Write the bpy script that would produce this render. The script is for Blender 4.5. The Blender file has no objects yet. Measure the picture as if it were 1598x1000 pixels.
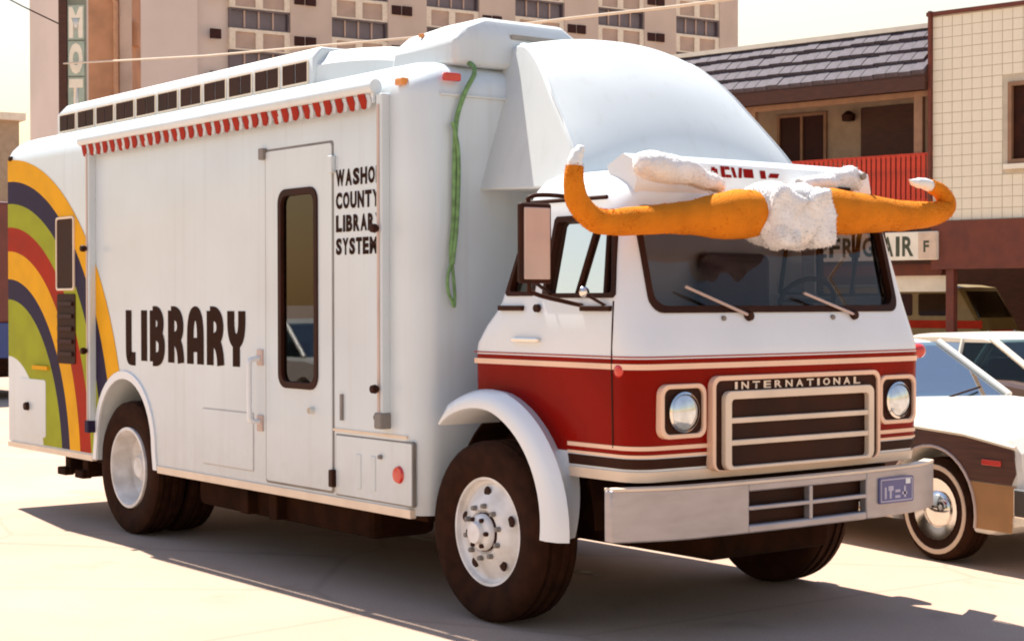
import bpy, bmesh, math, random
from mathutils import Vector, Matrix, Euler, noise
random.seed(7)
R = math.radians
scene = bpy.context.scene
COL = scene.collection

# ------------------------------------------------------------------ camera
cd = bpy.data.cameras.new('camera'); cam = bpy.data.objects.new('camera', cd); COL.objects.link(cam)
cd.sensor_width = 36.0; cd.lens = 2609.65 / 1598 * 36.0; cd.clip_start = 0.1; cd.clip_end = 2000
yaw, pitch, roll = 2.4845, -0.0119, -0.0016
fw = Vector((math.cos(yaw)*math.cos(pitch), math.sin(yaw)*math.cos(pitch), math.sin(pitch)))
ri = fw.cross(Vector((0, 0, 1))).normalized(); up = ri.cross(fw)
ri, up = ri*math.cos(roll) + up*math.sin(roll), up*math.cos(roll) - ri*math.sin(roll)
m = Matrix((ri, up, -fw)).transposed().to_4x4(); m.translation = (6.9205, -6.3042, 1.6639)
cam.matrix_world = m
scene.camera = cam

# ------------------------------------------------------------------ sky, sun, exposure
SUN_TRAVEL = Vector((0.60, -0.085, -1.0)).normalized()
to_sun = -SUN_TRAVEL
w = bpy.data.worlds.new('World'); scene.world = w; w.use_nodes = True
nt = w.node_tree; bg = nt.nodes['Background']
sky = nt.nodes.new('ShaderNodeTexSky'); sky.sky_type = 'NISHITA'; sky.sun_disc = False
sky.sun_elevation = math.asin(to_sun.z); sky.sun_rotation = math.atan2(to_sun.x, to_sun.y)
sky.dust_density = 0.3; sky.air_density = 2.5; sky.ozone_density = 1.0
tint = nt.nodes.new('ShaderNodeMixRGB'); tint.blend_type = 'MULTIPLY'; tint.inputs[0].default_value = 1
tint.inputs[2].default_value = (1.04, 0.99, 1.18, 1)
nt.links.new(sky.outputs[0], tint.inputs[1]); nt.links.new(tint.outputs[0], bg.inputs[0])
bg.inputs[1].default_value = 0.058
sd = bpy.data.lights.new('sun', 'SUN'); sd.energy = 5.0; sd.angle = R(0.5); sd.color = (1.0, 0.93, 0.82)
sun = bpy.data.objects.new('sun', sd); COL.objects.link(sun)
sun.rotation_euler = SUN_TRAVEL.to_track_quat('-Z', 'Y').to_euler(); sun.location = (-20, 5, 30)
vs = scene.view_settings; vs.view_transform = 'Standard'; vs.look = 'None'; vs.gamma = 1; vs.use_curve_mapping = False
vs.exposure = 1.31
scene.cycles.filter_width = 2.0

# ------------------------------------------------------------------ materials
def mat(name, col, rough=0.5, metal=0.0, var=0.10, scale=4.0, bump=0.0, bscale=40.0, coat=0.0, stretch=(1, 1, 1), dirt=None, spec=0.5):
    m = bpy.data.materials.new(name); m.use_nodes = True
    n = m.node_tree; b = n.nodes['Principled BSDF']; L = n.links.new
    b.inputs['Roughness'].default_value = rough; b.inputs['Metallic'].default_value = metal
    b.inputs['Coat Weight'].default_value = coat; b.inputs['Coat Roughness'].default_value = 0.12
    b.inputs['Specular IOR Level'].default_value = spec
    tc = n.nodes.new('ShaderNodeTexCoord'); mp = n.nodes.new('ShaderNodeMapping'); mp.inputs['Scale'].default_value = stretch
    L(tc.outputs['Object'], mp.inputs[0])
    nz = n.nodes.new('ShaderNodeTexNoise'); nz.inputs['Scale'].default_value = scale; nz.inputs['Detail'].default_value = 6
    L(mp.outputs[0], nz.inputs[0])
    cr = n.nodes.new('ShaderNodeValToRGB')
    c0 = dirt or [c*(1-var) for c in col]; c1 = [min(1, c*(1+var)) for c in col]
    cr.color_ramp.elements[0].position = 0.3; cr.color_ramp.elements[1].position = 0.62
    cr.color_ramp.elements[0].color = (*c0, 1); cr.color_ramp.elements[1].color = (*c1, 1)
    L(nz.outputs[0], cr.inputs[0]); L(cr.outputs[0], b.inputs['Base Color'])
    mr = n.nodes.new('ShaderNodeMapRange'); mr.inputs[3].default_value = max(0, rough-0.08); mr.inputs[4].default_value = min(1, rough+0.1)
    L(nz.outputs[0], mr.inputs[0]); L(mr.outputs[0], b.inputs['Roughness'])
    if bump:
        nb = n.nodes.new('ShaderNodeTexNoise'); nb.inputs['Scale'].default_value = bscale; nb.inputs['Detail'].default_value = 4
        L(mp.outputs[0], nb.inputs[0])
        bp = n.nodes.new('ShaderNodeBump'); bp.inputs['Strength'].default_value = bump; bp.inputs['Distance'].default_value = 0.02
        L(nb.outputs[0], bp.inputs['Height']); L(bp.outputs[0], b.inputs['Normal'])
    return m

def glass(name, tintc=(0.75, 0.78, 0.76), refl=1.0):
    m = bpy.data.materials.new(name); m.use_nodes = True
    n = m.node_tree; n.nodes.remove(n.nodes['Principled BSDF']); out = n.nodes['Material Output']; L = n.links.new
    tr = n.nodes.new('ShaderNodeBsdfTransparent'); tr.inputs[0].default_value = (*tintc, 1)
    gl = n.nodes.new('ShaderNodeBsdfGlossy'); gl.inputs['Roughness'].default_value = 0.015
    fr = n.nodes.new('ShaderNodeFresnel'); fr.inputs[0].default_value = 1.5
    nz = n.nodes.new('ShaderNodeTexNoise'); nz.inputs['Scale'].default_value = 3
    bp = n.nodes.new('ShaderNodeBump'); bp.inputs['Strength'].default_value = 0.02; L(nz.outputs[0], bp.inputs['Height'])
    L(bp.outputs[0], gl.inputs['Normal'])
    mu = n.nodes.new('ShaderNodeMath'); mu.operation = 'MULTIPLY'; mu.inputs[1].default_value = refl
    mx = n.nodes.new('ShaderNodeMixShader'); L(fr.outputs[0], mu.inputs[0]); L(mu.outputs[0], mx.inputs[0])
    L(tr.outputs[0], mx.inputs[1]); L(gl.outputs[0], mx.inputs[2]); L(mx.outputs[0], out.inputs[0])
    return m

M = {}
M['white'] = mat('white_paint', (0.60, 0.665, 0.69), 0.34, var=0.035, scale=1.6, coat=0.25, bump=0.05, bscale=1.6, dirt=(0.57, 0.625, 0.645))
def grime(m, z0, z1, amt, streak):
    n = m.node_tree; b = n.nodes['Principled BSDF']; L = n.links.new
    src = b.inputs['Base Color'].links[0].from_socket
    tc = n.nodes.new('ShaderNodeTexCoord'); sp = n.nodes.new('ShaderNodeSeparateXYZ'); L(tc.outputs['Object'], sp.inputs[0])
    mr = n.nodes.new('ShaderNodeMapRange'); mr.inputs[1].default_value = z1; mr.inputs[2].default_value = z0; mr.inputs[3].default_value = 0; mr.inputs[4].default_value = amt
    L(sp.outputs[2], mr.inputs[0])
    nz = n.nodes.new('ShaderNodeTexNoise'); nz.inputs['Scale'].default_value = 7; nz.inputs['Detail'].default_value = 8; nz.inputs['Roughness'].default_value = 0.7
    L(tc.outputs['Object'], nz.inputs[0])
    mp = n.nodes.new('ShaderNodeMapping'); mp.inputs['Scale'].default_value = (14, 14, 0.5); L(tc.outputs['Object'], mp.inputs[0])
    sk_ = n.nodes.new('ShaderNodeTexNoise'); sk_.inputs['Scale'].default_value = 1; sk_.inputs['Detail'].default_value = 5; L(mp.outputs[0], sk_.inputs[0])
    s1 = n.nodes.new('ShaderNodeMapRange'); s1.inputs[1].default_value = 0.55; s1.inputs[2].default_value = 0.8; s1.inputs[3].default_value = 0; s1.inputs[4].default_value = streak; L(sk_.outputs[0], s1.inputs[0])
    mu = n.nodes.new('ShaderNodeMath'); mu.operation = 'MULTIPLY'; L(mr.outputs[0], mu.inputs[0]); L(nz.outputs[0], mu.inputs[1])
    ad = n.nodes.new('ShaderNodeMath'); ad.operation = 'ADD'; ad.use_clamp = True; L(mu.outputs[0], ad.inputs[0]); L(s1.outputs[0], ad.inputs[1])
    mx = n.nodes.new('ShaderNodeMixRGB'); mx.inputs[2].default_value = (0.30, 0.24, 0.18, 1); L(ad.outputs[0], mx.inputs[0]); L(src, mx.inputs[1]); L(mx.outputs[0], b.inputs['Base Color'])
grime(M['white'], 0.5, 1.0, 0.55, 0.15)
M['cabwhite'] = mat('cab_white_paint', (0.70, 0.735, 0.76), 0.3, var=0.03, scale=2, coat=0.3)
M['fibre'] = mat('white_fibreglass', (0.56, 0.60, 0.605), 0.45, var=0.04, scale=1.1, bump=0.05, bscale=2)
grime(M['fibre'], 2.0, 2.1, 0.0, 0.13)
M['cream'] = mat('cream_trim', (0.72, 0.58, 0.44), 0.4, var=0.08)
M['red'] = mat('red_paint', (0.22, 0.004, 0.0008), 0.25, var=0.15, scale=2, coat=0.03, spec=0.06)
M['pink'] = mat('pink_pinstripe', (0.80, 0.53, 0.37), 0.45, var=0.06)
M['black'] = mat('warm_black', (0.030, 0.008, 0.003), 0.6, var=0.3, spec=0.15)
M['seamlight'] = mat('pale_seam', (0.46, 0.44, 0.42), 0.7, var=0.1)
M['seam'] = mat('seam_grey', (0.20, 0.18, 0.16), 0.7, var=0.2)
M['rubber'] = mat('black_rubber', (0.027, 0.010, 0.005), 0.9, var=0.3, spec=0.1, scale=12, bump=0.15, bscale=60)
M['under'] = mat('underbody_dark', (0.022, 0.0075, 0.003), 0.95, var=0.4, scale=6, spec=0.1)
M['rim'] = mat('white_wheel_paint', (0.72, 0.71, 0.70), 0.4, var=0.06, scale=8, dirt=(0.55, 0.52, 0.48))
M['steel'] = mat('bumper_steel', (0.38, 0.35, 0.355), 0.42, metal=0.5, var=0.1, scale=5, stretch=(1, 1, 3))
M['chrome'] = mat('chrome', (0.72, 0.70, 0.66), 0.12, metal=1.0, var=0.05)
M['letter'] = mat('brown_black_lettering', (0.026, 0.008, 0.003), 0.7, var=0.1, spec=0.08)
M['navy'] = mat('navy_stripe', (0.026, 0.018, 0.045), 0.6, var=0.15, spec=0.1)
M['yellow'] = mat('golden_stripe', (0.74, 0.36, 0.010), 0.6, var=0.08, spec=0.1)
M['green'] = mat('olive_green_stripe', (0.31, 0.33, 0.020), 0.6, var=0.1, spec=0.1)
M['darkred'] = mat('brick_red_stripe', (0.33, 0.020, 0.006), 0.6, var=0.15, spec=0.1)
M['redlens'] = mat('red_lens', (0.55, 0.03, 0.015), 0.15, var=0.1, coat=0.5)
M['amber'] = mat('amber_lens', (0.60, 0.20, 0.02), 0.15, var=0.1, coat=0.5)
M['lens'] = mat('lamp_lens', (0.62, 0.68, 0.70), 0.08, metal=0.6, var=0.15, scale=20)
M['mirror'] = mat('mirror_back', (0.50, 0.38, 0.33), 0.3, var=0.08)
M['seat'] = mat('cab_vinyl', (0.10, 0.050, 0.060), 0.6, var=0.15, spec=0.2)
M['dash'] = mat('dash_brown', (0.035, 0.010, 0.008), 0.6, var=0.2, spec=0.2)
M['wood'] = mat('shelf_wood', (0.16, 0.06, 0.025), 0.5, var=0.3, stretch=(1, 1, 8))
M['orangefur'] = mat('orange_plush', (0.58, 0.185, 0.012), 0.95, var=0.10, scale=8, bump=0.4, bscale=120, spec=0.1)
M['whitefur'] = mat('white_fleece', (0.72, 0.71, 0.70), 0.95, var=0.10, scale=12, bump=0.6, bscale=60, spec=0.1)
M['hornTip'] = mat('pale_horn_tip', (0.70, 0.71, 0.68), 0.4, var=0.08)
M['cord'] = mat('green_cord', (0.13, 0.24, 0.09), 0.8, var=0.3, scale=25)
M['glass'] = glass('window_glass', (0.30, 0.28, 0.27), 0.9)
M['wsglass'] = glass('windscreen_glass', (0.72, 0.70, 0.76), 1.0)
M['doorglass'] = glass('door_window_glass', (0.55, 0.50, 0.46), 1.25)
M['darkglass'] = glass('dark_window_glass', (0.40, 0.38, 0.36), 1.0)
M['plate'] = mat('blue_number_plate', (0.10, 0.10, 0.24), 0.4, var=0.1)
M['plateink'] = mat('pale_plate_ink', (0.42, 0.40, 0.50), 0.4, var=0.1)

# ------------------------------------------------------------------ helpers
class MB:
    def __init__(s): s.v = []; s.f = []; s.mi = []
    def add(s, vs, fs, mi=0):
        o = len(s.v); s.v += [tuple(p) for p in vs]; s.f += [tuple(i+o for i in f) for f in fs]; s.mi += [mi]*len(fs); return s
    def box(s, x0, x1, y0, y1, z0, z1, mi=0, mtx=None):
        vs = [Vector((x, y, z)) for x in (x0, x1) for y in (y0, y1) for z in (z0, z1)]
        if mtx: vs = [mtx @ v for v in vs]
        return s.add(vs, [(0, 1, 3, 2), (4, 6, 7, 5), (0, 4, 5, 1), (2, 3, 7, 6), (0, 2, 6, 4), (1, 5, 7, 3)], mi)
    def tube(s, path, rad, n=10, mi=0, cap=True):
        P = [Vector(p) for p in path]; N = len(P)
        rr = rad if isinstance(rad, (list, tuple)) else [rad]*N
        ref = None; vs = []
        for i in range(N):
            t = (P[min(i+1, N-1)] - P[max(i-1, 0)]).normalized()
            if ref is None:
                a = Vector((0, 0, 1)) if abs(t.z) < 0.9 else Vector((1, 0, 0)); ref = a.cross(t).normalized()
            ref = (ref - t*ref.dot(t)).normalized(); bb = t.cross(ref)
            for k in range(n):
                an = 2*math.pi*k/n; vs.append(P[i] + (ref*math.cos(an) + bb*math.sin(an))*rr[i])
        fs = [(i*n+k, i*n+(k+1) % n, (i+1)*n+(k+1) % n, (i+1)*n+k) for i in range(N-1) for k in range(n)]
        if cap: fs += [tuple(range(n-1, -1, -1)), tuple((N-1)*n+k for k in range(n))]
        return s.add(vs, fs, mi)
    def lathe(s, prof, c, n=32, mi=0, axis='y', sgn=1):
        # prof: (radius, offset along axis)
        vs = []
        for r, h in prof:
            for k in range(n):
                a = 2*math.pi*k/n; u, v = r*math.cos(a), r*math.sin(a)
                if axis == 'y': p = (c[0]+u, c[1]+h*sgn, c[2]+v)
                elif axis == 'x': p = (c[0]+h*sgn, c[1]+u, c[2]+v)
                else: p = (c[0]+u, c[1]+v, c[2]+h*sgn)
                vs.append(p)
        fs = [(i*n+k, i*n+(k+1) % n, (i+1)*n+(k+1) % n, (i+1)*n+k) for i in range(len(prof)-1) for k in range(n)]
        return s.add(vs, fs, mi)
    def loops(s, loops, closed=True, cap0=True, cap1=True, mi=0, mis=None):
        n = len(loops[0]); vs = [p for l in loops for p in l]; fs = []; mm = []
        for i in range(len(loops)-1):
            for k in range(n if closed else n-1):
                fs.append((i*n+k, i*n+(k+1) % n, (i+1)*n+(k+1) % n, (i+1)*n+k)); mm.append(mis[i] if mis else mi)
        if cap0: fs.append(tuple(range(n-1, -1, -1))); mm.append(mi)
        if cap1: fs.append(tuple((len(loops)-1)*n+k for k in range(n))); mm.append(mi)
        o = len(s.v); s.v += [tuple(p) for p in vs]; s.f += [tuple(i+o for i in f) for f in fs]; s.mi += mm
        return s
    def plate(s, outer, holes, fn, a, b, mi=0):
        # flat plate with holes: fn(u, v, w) -> xyz, w from a to b
        bm = bmesh.new(); loops = [outer] + list(holes); edges = []; idx = []; c = 0
        for lp in loops:
            vv = [bm.verts.new((p[0], p[1], 0)) for p in lp]; idx.append(list(range(c, c+len(lp)))); c += len(lp)
            edges += [bm.edges.new((vv[i], vv[(i+1) % len(vv)])) for i in range(len(vv))]
        bm.verts.index_update()
        bmesh.ops.triangle_fill(bm, use_beauty=True, use_dissolve=False, edges=edges, normal=(0, 0, 1))
        tri = [tuple(v.index for v in f.verts) for f in bm.faces]; bm.free()
        pts = [p for lp in loops for p in lp]; n = len(pts)
        vs = [fn(p[0], p[1], a) for p in pts] + [fn(p[0], p[1], b) for p in pts]
        fs = [t for t in tri] + [tuple(i+n for i in reversed(t)) for t in tri]
        for lp in idx:
            for i in range(len(lp)):
                j = lp[(i+1) % len(lp)]; fs.append((lp[i], j, j+n, lp[i]+n))
        return s.add(vs, fs, mi)
    def mesh(s, name):
        me = bpy.data.meshes.new(name); me.from_pydata(s.v, [], s.f); me.polygons.foreach_set('material_index', s.mi); me.update()
        bm = bmesh.new(); bm.from_mesh(me); bmesh.ops.remove_doubles(bm, verts=bm.verts, dist=1e-6); bmesh.ops.recalc_face_normals(bm, faces=bm.faces); bm.to_mesh(me); bm.free()
        return me
    def build(s, name, mats, parent=None, smooth=0, bevel=0, seg=2, kind=None, label=None):
        me = s.mesh(name)
        for k in (mats if isinstance(mats, (list, tuple)) else [mats]): me.materials.append(M[k])
        o = bpy.data.objects.new(name, me); COL.objects.link(o)
        if parent: o.parent = parent
        finish(o, smooth, bevel, seg)
        if kind: o['kind'] = kind
        if label: o['label'] = label
        return o

def finish(o, smooth=0, bevel=0, seg=2):
    if smooth:
        o.data.shade_smooth(); o.data.set_sharp_from_angle(angle=R(smooth))
    if bevel:
        b = o.modifiers.new('bevel', 'BEVEL'); b.width = bevel; b.segments = seg; b.limit_method = 'ANGLE'; b.angle_limit = R(35); b.harden_normals = False

def tag(o, label, cat, group=None, kind=None):
    o['label'] = label; o['category'] = cat
    if group: o['group'] = group
    if kind: o['kind'] = kind
    return o
def thing(name, label, cat, loc=(0, 0, 0), rz=0, group=None):
    o = bpy.data.objects.new(name, None); COL.objects.link(o); o.location = loc; o.rotation_euler = (0, 0, rz); o.empty_display_size = 0.3
    return tag(o, label, cat, group)
def copy_part(o, parent, mtx=None):
    c = o.copy(); COL.objects.link(c); c.parent = parent
    if mtx is not None: c.matrix_basis = mtx @ o.matrix_basis
    for ch in list(o.children): copy_part(ch, c)
    return c
def cut(o, cutters):
    """boolean difference, baked into the mesh; the cutters are deleted"""
    tmp = []
    for mb in cutters:
        c = bpy.data.objects.new('cutter', mb.mesh('cutter')); COL.objects.link(c); tmp.append(c)
        md = o.modifiers.new('cut', 'BOOLEAN'); md.operation = 'DIFFERENCE'; md.solver = 'EXACT'; md.object = c
    par = o.parent; o.parent = None
    bpy.context.view_layer.update()
    dg = bpy.context.evaluated_depsgraph_get()
    me = bpy.data.meshes.new_from_object(o.evaluated_get(dg), preserve_all_data_layers=True, depsgraph=dg)
    o.modifiers.clear(); old = o.data; o.data = me; me.name = old.name
    for c in tmp:
        d = c.data; bpy.data.objects.remove(c); bpy.data.meshes.remove(d)
    o.parent = par
    return o
def rrect(x0, x1, y0, y1, r, n=5):
    out = []
    for cx, cy, a0 in ((x1-r, y1-r, 0), (x0+r, y1-r, 90), (x0+r, y0+r, 180), (x1-r, y0+r, 270)):
        for k in range(n+1):
            a = R(a0 + 90*k/n); out.append((cx + r*math.cos(a), cy + r*math.sin(a)))
    return out
XZ = lambda u, v, w: (u, w, v)      # plate in the side plane, w = y
YZ = lambda u, v, w: (w, u, v)      # plate in the front plane, w = x
XY = lambda u, v, w: (u, v, w)

def text(name, s, rect, fn, depth, matk, parent, bold=0.0, spacing=1.0, flip=False, label=None):
    """lettering fitted to rect (u0,u1,v0,v1) on a plane given by fn(u,v,w)"""
    cu = bpy.data.curves.new('t', 'FONT'); cu.body = s; cu.size = 1; cu.offset = bold; cu.space_character = spacing; cu.resolution_u = 3
    o = bpy.data.objects.new('t', cu); COL.objects.link(o); bpy.context.view_layer.update()
    dg = bpy.context.evaluated_depsgraph_get(); me = bpy.data.meshes.new_from_object(o.evaluated_get(dg), depsgraph=dg)
    bpy.data.objects.remove(o); bpy.data.curves.remove(cu)
    xs = [v.co.x for v in me.vertices]; ys = [v.co.y for v in me.vertices]
    u0, u1, v0, v1 = rect
    for v in me.vertices:
        a = (v.co.x-min(xs))/(max(xs)-min(xs)); b = (v.co.y-min(ys))/(max(ys)-min(ys))
        v.co = fn(u0+(u1-u0)*a, v0+(v1-v0)*b, depth)
    me.materials.clear(); me.materials.append(M[matk]); me.name = name
    o = bpy.data.objects.new(name, me); COL.objects.link(o)
    if parent: o.parent = parent
    if label: o['label'] = label
    return o

def letters(s, rect, fn, depth, matk, parent, bold=0.0, gap=0.16):
    """a word as one object for each letter"""
    wd = [{'I': 0.35, 'M': 1.25, 'W': 1.35, ' ': 0.6}.get(c, 1.0) for c in s]; u0, u1, v0, v1 = rect
    k = (u1-u0)/(sum(wd)+gap*(len(s)-1)); x = u0
    for c, w_ in zip(s, wd):
        if c != ' ': text('letter', c, (x, x+w_*k, v0, v1), fn, depth, matk, parent, bold=bold)
        x += (w_+gap)*k
def ribbon(mb, pts, wd, fn, w0, mi=0):
    """thick flat stroke along 2D points with mitred joints"""
    P = [Vector((p[0], p[1])) for p in pts]; N = len(P); Ls = []; Rs = []
    for i in range(N):
        a = (P[i]-P[i-1]).normalized() if i > 0 else None
        b = (P[i+1]-P[i]).normalized() if i < N-1 else None
        if a is None: a = b
        if b is None: b = a
        t = (a+b).normalized(); nrm = Vector((-t.y, t.x)); c = max(0.5, nrm.dot(Vector((-a.y, a.x))))
        Ls.append(P[i]+nrm*wd/2/c); Rs.append(P[i]-nrm*wd/2/c)
    vs = [fn(p.x, p.y, w0) for p in Ls] + [fn(p.x, p.y, w0) for p in Rs]
    mb.add(vs, [(i, i+1, N+i+1, N+i) for i in range(N-1)], mi)
def arc(cx, cy, rx, ry, a0, a1, n=8):
    return [(cx+rx*math.cos(R(a0+(a1-a0)*k/n)), cy+ry*math.sin(R(a0+(a1-a0)*k/n))) for k in range(n+1)]
def smoothpath(pts, n=6):
    P = [Vector(p) for p in pts]; out = []
    for i in range(len(P)-1):
        p0, p1, p2, p3 = P[max(i-1, 0)], P[i], P[i+1], P[min(i+2, len(P)-1)]
        for k in range(n):
            t = k/n
            out.append(0.5*((2*p1)+(p2-p0)*t+(2*p0-5*p1+4*p2-p3)*t*t+(3*p1-p0-3*p2+p3)*t**3))
    out.append(P[-1]); return out
def lerp_tab(tab, z, k):
    if z <= tab[0][0]: return tab[0][k]
    for a, b in zip(tab, tab[1:]):
        if z <= b[0]: return a[k]+(b[k]-a[k])*(z-a[0])/(b[0]-a[0])
    return tab[-1][k]

# ------------------------------------------------------------------ ground
def ground_mat():
    m = bpy.data.materials.new('street_asphalt'); m.use_nodes = True
    n = m.node_tree; b = n.nodes['Principled BSDF']; L = n.links.new
    tc = n.nodes.new('ShaderNodeTexCoord')
    a = n.nodes.new('ShaderNodeTexNoise'); a.inputs['Scale'].default_value = 0.6; a.inputs['Detail'].default_value = 8; a.inputs['Roughness'].default_value = 0.65
    f = n.nodes.new('ShaderNodeTexNoise'); f.inputs['Scale'].default_value = 90; f.inputs['Detail'].default_value = 3
    v = n.nodes.new('ShaderNodeTexVoronoi'); v.feature = 'DISTANCE_TO_EDGE'; v.inputs['Scale'].default_value = 0.35
    for q in (a, f, v): L(tc.outputs['Object'], q.inputs['Vector'])
    c = n.nodes.new('ShaderNodeValToRGB'); c.color_ramp.elements[0].position = 0.3; c.color_ramp.elements[1].position = 0.7
    c.color_ramp.elements[0].color = (0.375, 0.262, 0.198, 1); c.color_ramp.elements[1].color = (0.42, 0.308, 0.238, 1)
    g = n.nodes.new('ShaderNodeMixRGB'); g.blend_type = 'OVERLAY'; g.inputs[0].default_value = 0.3
    L(a.outputs[0], c.inputs[0]); L(c.outputs[0], g.inputs[1]); L(f.outputs[0], g.inputs[2])
    cr = n.nodes.new('ShaderNodeMapRange'); cr.inputs[1].default_value = 0.0; cr.inputs[2].default_value = 0.012; cr.inputs[3].default_value = 0.85; cr.inputs[4].default_value = 1
    L(v.outputs['Distance'], cr.inputs[0])
    k = n.nodes.new('ShaderNodeMixRGB'); k.blend_type = 'MULTIPLY'; k.inputs[0].default_value = 1
    L(g.outputs[0], k.inputs[1]); L(cr.outputs[0], k.inputs[2]); L(k.outputs[0], b.inputs['Base Color'])
    ol = n.nodes.new('ShaderNodeTexNoise'); ol.inputs['Scale'].default_value = 1.7; ol.inputs['Detail'].default_value = 5
    L(tc.outputs['Object'], ol.inputs['Vector'])
    om = n.nodes.new('ShaderNodeMapRange'); om.inputs[1].default_value = 0.60; om.inputs[2].default_value = 0.72; om.inputs[3].default_value = 1; om.inputs[4].default_value = 0.84
    L(ol.outputs[0], om.inputs[0])
    k2 = n.nodes.new('ShaderNodeMixRGB'); k2.blend_type = 'MULTIPLY'; k2.inputs[0].default_value = 1
    L(k.outputs[0], k2.inputs[1]); L(om.outputs[0], k2.inputs[2]); L(k2.outputs[0], b.inputs['Base Color'])
    b.inputs['Roughness'].default_value = 0.95; b.inputs['Specular IOR Level'].default_value = 0.15
    bp = n.nodes.new('ShaderNodeBump'); bp.inputs['Strength'].default_value = 0.5; bp.inputs['Distance'].default_value = 0.006
    L(f.outputs[0], bp.inputs['Height']); L(bp.outputs[0], b.inputs['Normal'])
    return m
M['ground'] = ground_mat()
M['paint'] = mat('pale_line_tone', (0.42, 0.36, 0.28), 0.8, var=0.3, scale=14, dirt=(0.16, 0.11, 0.085))
g = MB().add([(-500, -300, 0), (300, -300, 0), (300, 400, 0), (-500, 400, 0)], [(0, 1, 2, 3)]).build('ground', 'ground'); g['kind'] = 'structure'
g['label'] = 'pale sunlit street surface'
pl = MB().add([(-3.6, 0.31, 0.004), (-0.75, 0.26, 0.004), (-0.75, 0.315, 0.004), (-3.6, 0.365, 0.004)], [(0, 1, 2, 3)]).build('pale_line', 'paint'); pl['kind'] = 'structure'  # thin pale mottled strip laid flat on the ground

# ================================================================== BOOKMOBILE
T = thing('library_truck', 'white mobile library truck with red cab band, rainbow stripes and side door', 'truck')
XR, XF, HW = -6.45, -0.49, 1.22
def plan(ins):
    pts = []; rf, rr_ = 0.15, 0.06
    x1, x0, hw = XF-ins, XR+ins, HW-ins
    for cx, cy, r, a0 in ((x1-rf, hw-rf, rf, 0), (x0+rr_, hw-rr_, rr_, 90), (x0+rr_, -hw+rr_, rr_, 180), (x1-rf, -hw+rf, rf, 270)):
        for k in range(9):
            a = R(a0+90*k/8); pts.append((cx+r*math.cos(a), cy+r*math.sin(a)))
    return pts
lv = [(0.50, 0), (1.2, 0), (2.0, 0), (2.78, 0), (2.835, 0.010), (2.885, 0.032), (2.93, 0.07), (2.962, 0.12), (2.985, 0.19), (3.0, 0.30), (3.02, 0.6)]
mb = MB().loops([[(x, y, z) for x, y in plan(i)] for z, i in lv])
body = mb.build('box_body', 'white', T)
ARX, ARZ = -4.19, 0.64
def archpoly(rx, rz, zb=0.3, n=16):
    return arc(ARX, ARZ, rx, rz, 0, 180, n) + [(ARX-rx-0.02, zb), (ARX+rx+0.02, zb)]
cuts = []
for s in (-1, 1):
    cuts.append(MB().plate(archpoly(0.455, 0.475), [], XZ, s*0.72, s*1.4))
cuts.append(MB().box(-6.2, -0.75, -1.15, 1.15, 1.145, 2.72))

cuts.append(MB().plate(rrect(-1.945, -1.545, 1.17, 2.305, 0.06), [], XZ, -1.4, -1.0))
cut(body, cuts); finish(body, 30)
# wheel arch trim, skirt rail
MB().plate(arc(ARX, ARZ, 0.51, 0.53, 0, 180, 20)+[(ARX-0.535, 0.50), (ARX-0.475, 0.50)]+arc(ARX, ARZ, 0.452, 0.472, 180, 0, 20)+[(ARX+0.475, 0.50), (ARX+0.535, 0.50)], [], XZ, -1.21, -1.232).build('wheel_arch_trim', 'cabwhite', T, bevel=0.004)
MB().box(ARX+0.54, -0.56, -1.231, -1.19, 0.485, 0.535).build('skirt_rail', 'cream', T, bevel=0.004)
MB().box(XR+0.05, ARX-0.54, -1.231, -1.19, 0.485, 0.53).build('skirt_rail', 'cream', T, bevel=0.004)
lx0, lx1, ly0, ly1, lz0, lz1 = -4.6, -0.80, -1.145, -0.15, 1.15, 2.70
MB().add([(lx0, ly0, lz0), (lx1, ly0, lz0), (lx1, ly1, lz0), (lx0, ly1, lz0), (lx0, ly0, lz1), (lx1, ly0, lz1), (lx1, ly1, lz1), (lx0, ly1, lz1)], [(0, 1, 2, 3), (4, 5, 6, 7), (2, 3, 7, 6), (0, 3, 7, 4), (1, 2, 6, 5)]).build('dark_inner_box', 'dash', T)  # dark box added to stop bounced light brightening the door window
bs_ = MB().box(-3.6, -2.35, -0.98, -0.62, 1.15, 1.18).build('bookshelf', 'wood', T)
for zz in (1.48, 1.80):
    MB().box(-3.3, -2.2, -0.98, -0.62, zz-0.02, zz).build('shelf_board', 'cabwhite', bs_)
    for q in range(14):
        MB().box(-3.28+q*0.075, -3.222+q*0.075, -0.93, -0.66, zz, zz+0.16+0.05*((q*7) % 5)/5).build('book', ['darkred', 'navy', 'wood', 'green'][q % 4], bs_)
# rainbow bands (painted film, a few mm thick)
ZC = 0.36
bnd = [(2.25, 2.81), (2.03, 2.635), (1.84, 2.455), (1.64, 2.265), (1.44, 2.07), (1.25, 1.845), (1.10, 1.68), (0.74, 1.22)]
cols = ['yellow', 'navy', 'green', 'darkred', 'yellow', 'navy', 'green']
def ell(a, zt, n=28):
    out = []
    for k in range(n+1):
        t = math.pi/2*k/n; x = XR+0.055+a*math.sin(t); z = ZC+(zt-ZC)*math.cos(t)
        if z > 0.545: out.append((x, z))
    # end exactly on the skirt line
    ct = (0.54-ZC)/(zt-ZC); out.append((XR+0.055+a*math.sqrt(1-ct*ct), 0.54)); return out
def samp(P, t):
    L = [0]
    for a, b in zip(P, P[1:]): L.append(L[-1]+math.dist(a, b))
    d = t*L[-1]
    for k in range(len(P)-1):
        if d <= L[k+1]+1e-9:
            f = (d-L[k])/(L[k+1]-L[k]); return (P[k][0]+(P[k+1][0]-P[k][0])*f, P[k][1]+(P[k+1][1]-P[k][1])*f)
    return P[-1]
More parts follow.
